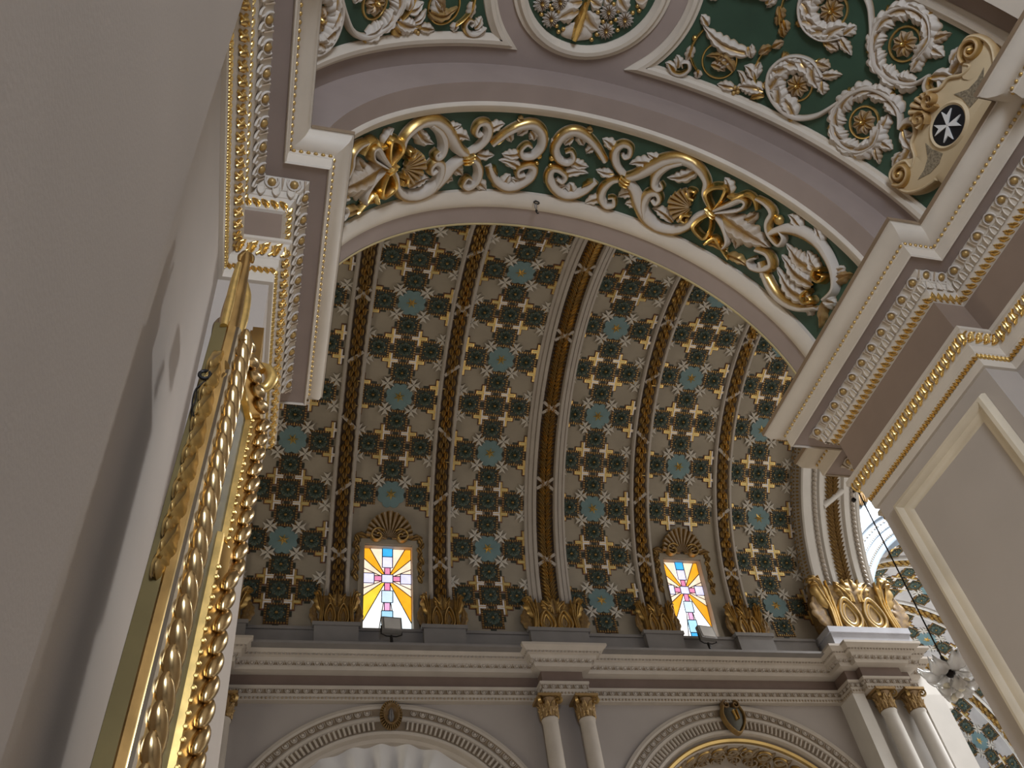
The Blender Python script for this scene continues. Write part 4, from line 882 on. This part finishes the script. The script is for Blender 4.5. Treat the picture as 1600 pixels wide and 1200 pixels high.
for k in range(4):
    a = math.pi / 4 + math.pi / 2 * k + .02; m = MB(); r = .120
    Q = lambda x, y: CHP(uc + x * math.cos(a) - y * math.sin(a), vc + x * math.sin(a) + y * math.cos(a), .115)
    B_ = lambda x, y: CHP(uc + x * math.cos(a) - y * math.sin(a), vc + x * math.sin(a) + y * math.cos(a), .095)
    a = math.pi / 2 * k + .78
    pts = [(.004, -.006), (r, -r * .36), (r * .66, 0), (r, r * .36), (.004, .006)]; t_ = [m.v(Q(*p)) for p in pts]; b_ = [m.v(B_(*p)) for p in pts]
    m.f((t_[0], t_[1], t_[2])); m.f((t_[0], t_[2], t_[4])); m.f((t_[2], t_[3], t_[4]))
    for i in range(5): m.f((b_[i], b_[(i + 1) % 5], t_[(i + 1) % 5], t_[i]))
    obj('cross_arm', m, mat('cross_white', (.78, .76, .72), .5) if k == 0 else bpy.data.materials['cross_white'], CT, False)
for e in (0, 1):
    F = (lambda p: (p[0], 2 * vm - p[1])) if e else (lambda p: p)
    m = MB(); c0 = F(Z7((125, 1010))); stroke(m, CHP, volute(c0, .098, 1.5, math.pi * .5, 1 if e else -1), .06, .13, [.3, .8, .6, .3, .6, .8, .3], 3, .0); dome(m, CHP, c0, .045, .14, .8); obj('volute', m, OCHRE, CT)
    m = MB(); NPT = [F(Z7(p)) for p in ((345, 745), (400, 800), (490, 838), (455, 930), (380, 1010), (275, 1062), (330, 980), (362, 880))]
    ids = [m.v(CHP(*p, .096)) for p in NPT]; ib = [m.v(CHP(*p, .02)) for p in NPT]
    for k in range(len(ids)): m.f((ib[k], ib[(k + 1) % len(ids)], ids[(k + 1) % len(ids)], ids[k]))
    m.f(ids); obj('net_panel', m, mat('net_ochre_%d' % e, (.25, .20, .13), .7, var=.45, scale=60), CT, False)
    m = MB(); c0 = F(Z7((310, 540))); stroke(m, CHP, volute(c0, .075, 1.3, 0, 1 if e else -1), .04, .13, .5, 3, .02); obj('volute', m, OCHRE, CT)
m = MB(); s0_ = Z7((400, 470)); s1_ = Z7((225, 440)); shell(m, CHP, s0_, math.atan2(s1_[1] - s0_[1], s1_[0] - s0_[0]), .19, .08, 2.5, 8, .4, .06); obj('scallop_shell', m, OCHRE, CT)
# ---- entablature of the chapel
NP = dict(cornice=([(.7, 5.23), (0, 5.23), (0, 5.195), (.012, 5.19), (.016, 5.165), (.03, 5.13), (.06, 5.105), (.10, 5.09), (.112, 5.088), (.114, 5.058), (.122, 5.052), (.124, 4.955), (.134, 4.945), (.142, 4.955), (.142, 4.966), (.245, 4.968), (.247, 4.955), (.292, 4.905), (.30, 4.90), (.305, 4.90), (.315, 4.848), (.322, 4.845), (.37, 4.775), (.388, 4.768)], CREAM),
          frieze=([(.388, 4.77), (.388, 4.385)], FRIEZE),
          architrave=([(.388, 4.388), (.312, 4.383), (.305, 4.345), (.318, 4.338), (.36, 4.252), (.368, 4.245), (.370, 4.178), (.376, 4.172), (.388, 4.118), (.381, 4.113), (.384, 4.05), (.43, 4.046)], CREAM))
pathR = [(4.22, -5), (4.22, 1.56), (4.38, 1.56), (4.38, 2.53), (4.112, 2.53), (4.112, 4.80), (4.60, 4.80), (4.60, 5.13), (7.5, 5.13)]
PRO = {}
def P_(k, fn, mt): PRO[k] = mesh(k, fn, mt); return PRO[k]
P_('egg', proto_egg(.066, .62), GILT); P_('gilded_leaf', proto_leaf(.044, .95), GILT); P_('gadroon', proto_curl(.047, .95), GILT)
EGGL = MB(); 
def chapel_entab(side_name, mirror):
    path = [(MX(x), y) if mirror else (x, y) for x, y in pathR]; side = 1 if mirror else -1; e = None
    for k, (pr, mt) in NP.items():
        m = MB(); sweep_plan(m, path, side, pr)
        if e is None: e = obj('trim_' + side_name, m, mt, kind='structure', ang=.5)
        else: obj(k, m, mt, e, ang=.5)
    m = MB(); sweep_plan(m, path, side, [(.143, 4.962), (.244, 4.964)]); obj('corona_soffit', m, MAUVE, e, False)
    m = MB(); sweep_plan(m, path, side, [(-.002, 5.232), (-.002, 5.19)]); obj('lip_edge', m, BROWN, e, False)
    vis = lambda p: p[1] < .9 or abs(p[0] - 2.16) > 2.9
    row_plan(path, side, .268, 4.932, .157, copies(PRO['egg'], 'egg', e), 1, -1, vis)
    row_plan(path, side, .362, 4.805, .058, copies(PRO['gilded_leaf'], 'gilded_leaf', e), 1, -.8, vis)
    row_plan(path, side, .338, 4.295, .074, copies(PRO['gadroon'], 'gadroon', e), 1, -.45, vis)
    m = MB(); row_plan(path, side, .304, 4.872, .077, joiner(proto_tongue(.042), m), 1, -.25, vis); o = obj('tongue_row', m, CREAM, e); o['kind'] = 'stuff'
    m = MB(); row_plan(path, side, .113, 5.073, .048, joiner(proto_bead(.015, .7), m), 1, -.6, vis); o = obj('bead_row', m, GILT, e); o['kind'] = 'stuff'
    m = MB(); row_plan(path, side, .381, 4.145, .034, joiner(proto_leaf(.027, .9), m), 1, -.2, vis); o = obj('leaf_row', m, GILT, e); o['kind'] = 'stuff'
    return e
chapel_entab('3', False); chapel_entab('4', True)
# ---- chapel walls and piers
def walls(nm, mirror):
    m = MB()
    for x0, y0, y1 in ((4.518, 2.936, 4.394), (4.786, 1.0, 2.95), (4.626, -6, 1.154)):
        a, b = (MX(6.2), MX(x0)) if mirror else (x0, 6.2); m.box(a, b, y0, y1, -ZO, 4.1)
    for x0, y0, y1 in ((4.56, 2.975, 4.35), (4.83, 1.0, 2.95), (4.67, -6, 1.115)):
        a, b = (MX(6.2), MX(x0)) if mirror else (x0, 6.2); m.box(a, b, y0, y1, 4.1, 5.22)
    return obj(nm, m, WALL, smooth=False, kind='structure')
wl = walls('wall_left', True); wr = walls('wall_right', False)
chr_ = lambda u, v, h=0.: (4.518 - h, u, v)
def framing(par, ch, u0, u1, v0, v1):
    m = MB(); sect = [(0, 0), (.004, .03), (.02, .052), (.045, .058), (.065, .048), (.08, .026), (.10, .024), (.12, .018), (.14, 0)]
    P = [(u0, v1), (u1, v1), (u1, v0), (u0, v0)]
    m.grid([[ch(p[0] + (d if p[0] == u0 else -d), p[1] + (d if p[1] == v0 else -d), h) for d, h in sect] for p in P], cyc=True)
    return obj('panel_moulding', m, mat('panel_cream', (.66, .56, .41), .5), par, ang=.6)
framing(wr, chr_, 3.05, 4.235, -.9, 3.92)
m = MB(); m.box(3.06, 3.06, 0, 0, 0, 0) if False else None
# wall over the arch on the nave side, and the closing masses
m = MB(); arch_wall(m, -1.2, 5.6, ACX1, ACZ1, R1, 5.0, 12, 4.33); m.poly([(-13, 4.33, -ZO), (-1.2, 4.33, -ZO), (-1.2, 4.33, 12), (-13, 4.33, 12)]); m.poly([(5.6, 4.33, -ZO), (13.5, 4.33, -ZO), (13.5, 4.33, 12), (5.6, 4.33, 12)])
m.box(-13, 13.5, 4.33, 5.0, 9.0, 9.6); wn = obj('wall_near', m, FARW, smooth=False, kind='structure')

m = MB(); m.poly([(-1.9, -6, -ZO), (6.2, -6, -ZO), (6.2, -6, 8.2), (-1.9, -6, 8.2)]); obj('wall_back', m, WALL, smooth=False, kind='structure')
# ================================================================== PICTURE FRAME
FN0 = Vector((-.231, 1.95, 0)); FA_ = Vector((.08, .40, 0)).normalized(); FU = Vector((.036, 0, 1)).normalized(); FW = FA_.cross(FU).normalized()
FWd = Vector((.08, .40, 0)).length
def FP_(a, b, w=0.): return FN0 + FA_ * a + FU * b + FW * w
PF = thing('picture_frame', FP_(.3, -.6, -.1), 'tall gilded carved picture frame with rope moulding leaning from the chapel wall', 'picture frame')
ZT, ZB = 2.45, -.6
outl = [(0, ZB), (0, ZT), (FWd + .045, ZT), (FWd + .045, 1.70), (FWd, 1.70), (FWd, ZB)]
def frame_sweep(prof, nm, mt, ang=.6):
    m = MB(); n = len(outl); cols = []
    for d, w in prof:
        q = []
        for i in range(n):
            ns = []
            for a, b in ((i - 1, i), (i, (i + 1) % n)):
                t_ = Vector(outl[b]) - Vector(outl[a % n]); t_.normalize(); ns.append(Vector((t_[1], -t_[0])))
            nn = ns[0] + ns[1] if abs(ns[0].dot(ns[1])) < .5 else ns[0]
            q.append((outl[i][0] + nn[0] * d, outl[i][1] + nn[1] * d))
        cols.append(q)
    m.grid([[FP_(cols[j][i][0], cols[j][i][1], prof[j][1]) for j in range(len(prof))] for i in range(n)], cyc=True); return obj(nm, m, mt, PF, ang=ang)
frame_sweep([(.02, -.155), (-.010, -.150), (-.010, -.105)], 'frame_side', OLIVE)
frame_sweep([(-.010, -.105), (-.013, -.099), (-.006, -.090), (.0, -.084), (.002, -.078)], 'outer_cove', OLDGOLD)
frame_sweep([(.002, -.078), (.003, -.068), (.009, -.062), (.014, -.065)], 'silvered_ridge', mat('worn_silver_gilt', (.62, .56, .45), .22, 1., var=.2))
frame_sweep([(.014, -.065), (.016, -.050), (.056, -.050), (.060, -.056), (.078, -.074), (.086, -.078)], 'inner_cove', OLDGOLD)
frame_sweep([(.086, -.078), (.090, -.070), (.097, -.073), (.101, -.092)], 'sight_edge', GOLD)
m = MB(); m.poly([FP_(.09, ZB + .09, -.092), FP_(FWd - .05, ZB + .09, -.092), FP_(FWd - .05, ZT - .09, -.092), FP_(.09, ZT - .09, -.092)]); obj('canvas', m, CANVAS, PF, False)
m = MB(); m.poly([FP_(0, ZB, -.155), FP_(FWd, ZB, -.155), FP_(FWd, ZT, -.155), FP_(0, ZT, -.155)]); obj('backboard', m, OLIVE, PF, False)
gm = MB(); gm.ball((0, 0, 0), .026, .066, .025, 12, 10, 0, 0, Matrix.Rotation(.55, 3, 'Z')); MEG = mesh('rope_gadroon', gm, mat('rope_gilt', (.60, .42, .20), .25, 1., var=.25, scale=20))
gm2 = MB(); gm2.ball((0, 0, 0), .026, .066, .025, 12, 10, 0, 0, Matrix.Rotation(-.55, 3, 'Z')); MEG2 = mesh('rope_gadroon', gm2, MEG.materials[0])
def gad(a, b, horiz=False, me=MEG):
    link('rope_gadroon', me, PF, frameM(FP_(a, b, -.044), FU if horiz else FA_, (-FA_ if horiz else FU), FW))
z = ZB + .1
while z < ZT - .05:
    gad(.036, z); gad(FWd - .036 if z < 1.70 else FWd + .009, z, me=MEG2); z += .072
a = .06
while a < FWd - .05: gad(a, ZT - .036, True); a += .072
lm = MB()
for k in range(60):
    z = .3 + k * .036; lm.ball(FP_(FWd - .093 + (.045 if z > 1.7 else 0), z, -.070), .009, n=6, m=4)
o = obj('lace_beads', lm, GOLD, PF); o['kind'] = 'stuff'
# carved leaves on the outer edge, crest and scrolls
for k in range(13):
    z = 1.42 + k * .066; m = MB(); chf = lambda u, v, h=0.: tuple(FP_(-.010 - h * .7, v, -.108 + u * .38))
    leaf(m, chf, (-.05, z - .03), (.045, z + .075), .11, .040 + .015 * (k % 2), .12 * (-1) ** k, 3, .8, .8); dome(m, chf, (-.02, z), .03, .05, .7); obj('carved_leaf', m, GILTD, PF)
for k in range(9):
    z = 1.0 + k * .16; m = MB(); chf = lambda u, v, h=0.: tuple(FP_(FWd + .01 + u + (.045 if z > 1.7 else 0), v, -.07 + h))
    leaf(m, chf, (-.03, z - .05), (.015, z + .07), .06, .035, .12 * (-1) ** k, 3, .9, .9); obj('carved_leaf', m, OLDGOLD, PF)
def crest(pts, rad, nm, y, mt, n=12):
    m = MB(); P = spline([tuple(at_y(px, py, y)) for px, py in pts], 5); r = [float(v) for v in np.interp(np.linspace(0, 1, len(P)), np.linspace(0, 1, len(rad)), rad)]
    m.tube(P, r, n); return obj(nm, m, mt, PF)
crest([(384, 398), (381, 418), (372, 450), (363, 485), (356, 520), (350, 560)], [.021, .021, .030, .036, .036, .028], 'crest_scroll', 2.0, OLDGOLD)
crest([(378, 425), (384, 460), (378, 500), (370, 535)], [.008, .020, .022, .012], 'crest_leaf', 2.06, GOLD)
crest([(384, 396), (376, 401), (374, 408)], [.012, .012, .006], 'crest_curl', 1.99, OLDGOLD); crest([(374, 412), (366, 440), (358, 475), (350, 510)], [.010, .014, .016, .014], 'crest_rib', 1.96, GOLD); crest([(384, 396), (393, 402), (394, 410)], [.012, .012, .006], 'crest_curl', 2.0, OLDGOLD)
crest([(352, 497), (344, 510), (342, 535), (341, 562)], [.012, .026, .028, .022], 'scroll_block', 2.06, mat('brown_wood', (.16, .10, .05), .5))
m = MB(); c = Vector(at_y(340, 580, 1.98)); m.tube([tuple(c + Vector((.03 * math.cos(a), 0, .045 * math.sin(a)))) for a in np.linspace(0, 5.8, 14)], .016, 8); obj('ear_scroll', m, OLDGOLD, PF)
m = MB(); 
for q, (d, w) in enumerate(((0, .02), (.014, .03), (.028, .02))):
    pass
b0 = at_y(397, 545, 2.5); bx = MB(); bx.box(b0[0] - .022, b0[0] + .024, 2.44, 2.56, b0[2] - .14, b0[2] + .05); bx.box(b0[0] - .012, b0[0] + .034, 2.42, 2.58, b0[2] - .15, b0[2] - .02 + .07); obj('crossette_block', bx, OLDGOLD, PF, False)
crest([(405, 572), (418, 578), (424, 592), (414, 606), (404, 600)], [.016, .024, .026, .02, .012], 'corner_scroll', 2.38, GOLD)
crest([(385, 575), (398, 570), (410, 580)], [.014, .024, .016], 'corner_scroll', 2.36, OLDGOLD)
# hanging ring and wire behind the frame
c = Vector(at_y(320, 584, 1.93)); m = MB(); m.tube([tuple(c + Vector((.016 * math.cos(a), .004, .018 * math.sin(a)))) for a in np.linspace(0, 6.2832, 17)], .006, 7); obj('hanging_ring', m, IRON, PF)
m = MB(); m.tube([tuple(at_y(*p, 1.94)) for p in spline([(325, 592), (312, 602), (304, 612), (300, 632), (303, 650)], 5)], .0025, 5); m.tube([tuple(at_y(*p, 1.95)) for p in spline([(322, 598), (308, 608), (306, 625), (299, 640), (301, 655)], 5)], .0022, 5); obj('hanging_wire', m, IRON, PF)
# ================================================================== PENDANT LAMP
LP = at_y(1487, 1056, 4.95); LT = at_y(1340, 766, 4.95)
T = thing('pendant_lamp', (LP[0], 4.95, LP[2] - .2), 'frosted glass flower-petal pendant lamp on thin dark cord by the chapel pier', 'lamp')
m = MB(); m.tube([(LT[0], 4.95, LT[2]), (LP[0], 4.95, LP[2] + .14)], .006, 6); obj('cord', m, IRON, T)
m = MB(); m.tube([tuple(at_y(1334, 768, 4.8)), tuple(at_y(1338, 762, 4.9)), tuple(at_y(1343, 770, 4.95))], .012, 6); m.ball(tuple(at_y(1334, 781, 4.85)), .022, n=8, m=6); m.ball(tuple(at_y(1337, 764, 4.88)), .03, n=8, m=6); obj('ceiling_hook', m, IRON, T)
m = MB(); m.tube([(LP[0], 4.95, LP[2] + .16), (LP[0], 4.95, LP[2] + .06)], [.012, .03], 8); m.ball((LP[0], 4.95, LP[2] + .02), .035); obj('canopy_cup', m, IRON, T)
for tier, (n, z0, r0, r1, dz) in enumerate(((7, .03, .04, .21, .05), (5, -.07, .03, .15, -.02))):
    for k in range(n):
        a = 6.2832 * (k + .3 * tier) / n; m = MB(); ux = Vector((math.cos(a), math.sin(a), 0)); uy = Vector((-math.sin(a), math.cos(a), 0)); rows = []
        for i in range(9):
            f_ = i / 8; w = (.085 if tier == 0 else .065) * math.sin(math.pi * min(.93, .12 + .84 * f_)) ; c = Vector((LP[0], 4.95, LP[2] + z0)) + ux * (r0 + (r1 - r0) * f_) + Vector((0, 0, -.09 * math.sin(f_ * 2.2) + dz * f_ + .06 * f_ ** 3))
            rows.append([c + uy * (w * q) + Vector((0, 0, .04 * q * q + .008 * math.sin(9 * q + k))) for q in np.linspace(-1, 1, 9)])
        m.grid(rows); pe = obj('glass_petal', m, GLASS, T, ang=0); so = pe.modifiers.new('thick', 'SOLIDIFY'); so.thickness = .004
for k in range(5):
    a = 6.2832 * k / 5 + .4; m = MB(); c = (LP[0] + .075 * math.cos(a), 4.95 + .075 * math.sin(a), LP[2] - .08 - .05 * (k % 2)); m.ball(c, .03, n=12, m=8); obj('bulb', m, mat('bulb_glass', (.80, .75, .60), .2) if k == 0 else bpy.data.materials['bulb_glass'], T)
m = MB(); m.ball((LP[0] - .04, 4.93, LP[2] - .16), .028, n=12, m=8); obj('glass_drop', m, GLASS, T)
# ================================================================== HOOK UNDER THE ARCH
hk = Vector(ch1(hit(837, 312, R1)[0], hit(837, 312, R1)[1], 0.03)); T = thing('hanging_hook', tuple(hk), 'small iron ring and shackle hanging from the arch moulding', 'hook')
m = MB(); m.tube([tuple(hk + Vector((0, 0, .06))), tuple(hk)], .004, 6); m.tube([tuple(hk + Vector((.026 * math.cos(a), .0, -.026 + .026 * math.sin(a)))) for a in np.linspace(0, 6.2832, 17)], .007, 7); obj('ring', m, IRON, T)
m = MB(); m.tube([tuple(hk + Vector(p)) for p in ((-.02, 0, -.05), (-.03, .0, -.13), (-.022, 0, -.17), (-.012, 0, -.13), (-.004, 0, -.05))], .005, 6); obj('shackle', m, GREYM, T)
m = MB(); m.tube([tuple(hk + Vector(p)) for p in ((-.026, 0, -.17), (-.03, 0, -.21), (-.02, 0, -.235), (-.008, 0, -.225))], .007, 6); m.ball(tuple(hk + Vector((-.024, 0, -.185))), .013); obj('hook', m, IRON, T)
# little white lump left on the ledge
p = at_y(863, 1003, 14.42); m = MB(); m.ball((p[0], 14.42, 9.075), .06, .04, .035, 10, 6); m.ball((p[0] + .05, 14.42, 9.065), .03, n=8, m=5); obj('paper_scrap', m, WHITE, label='tiny crumpled white scrap lying on the cornice over the twin columns', cat='paper scrap')
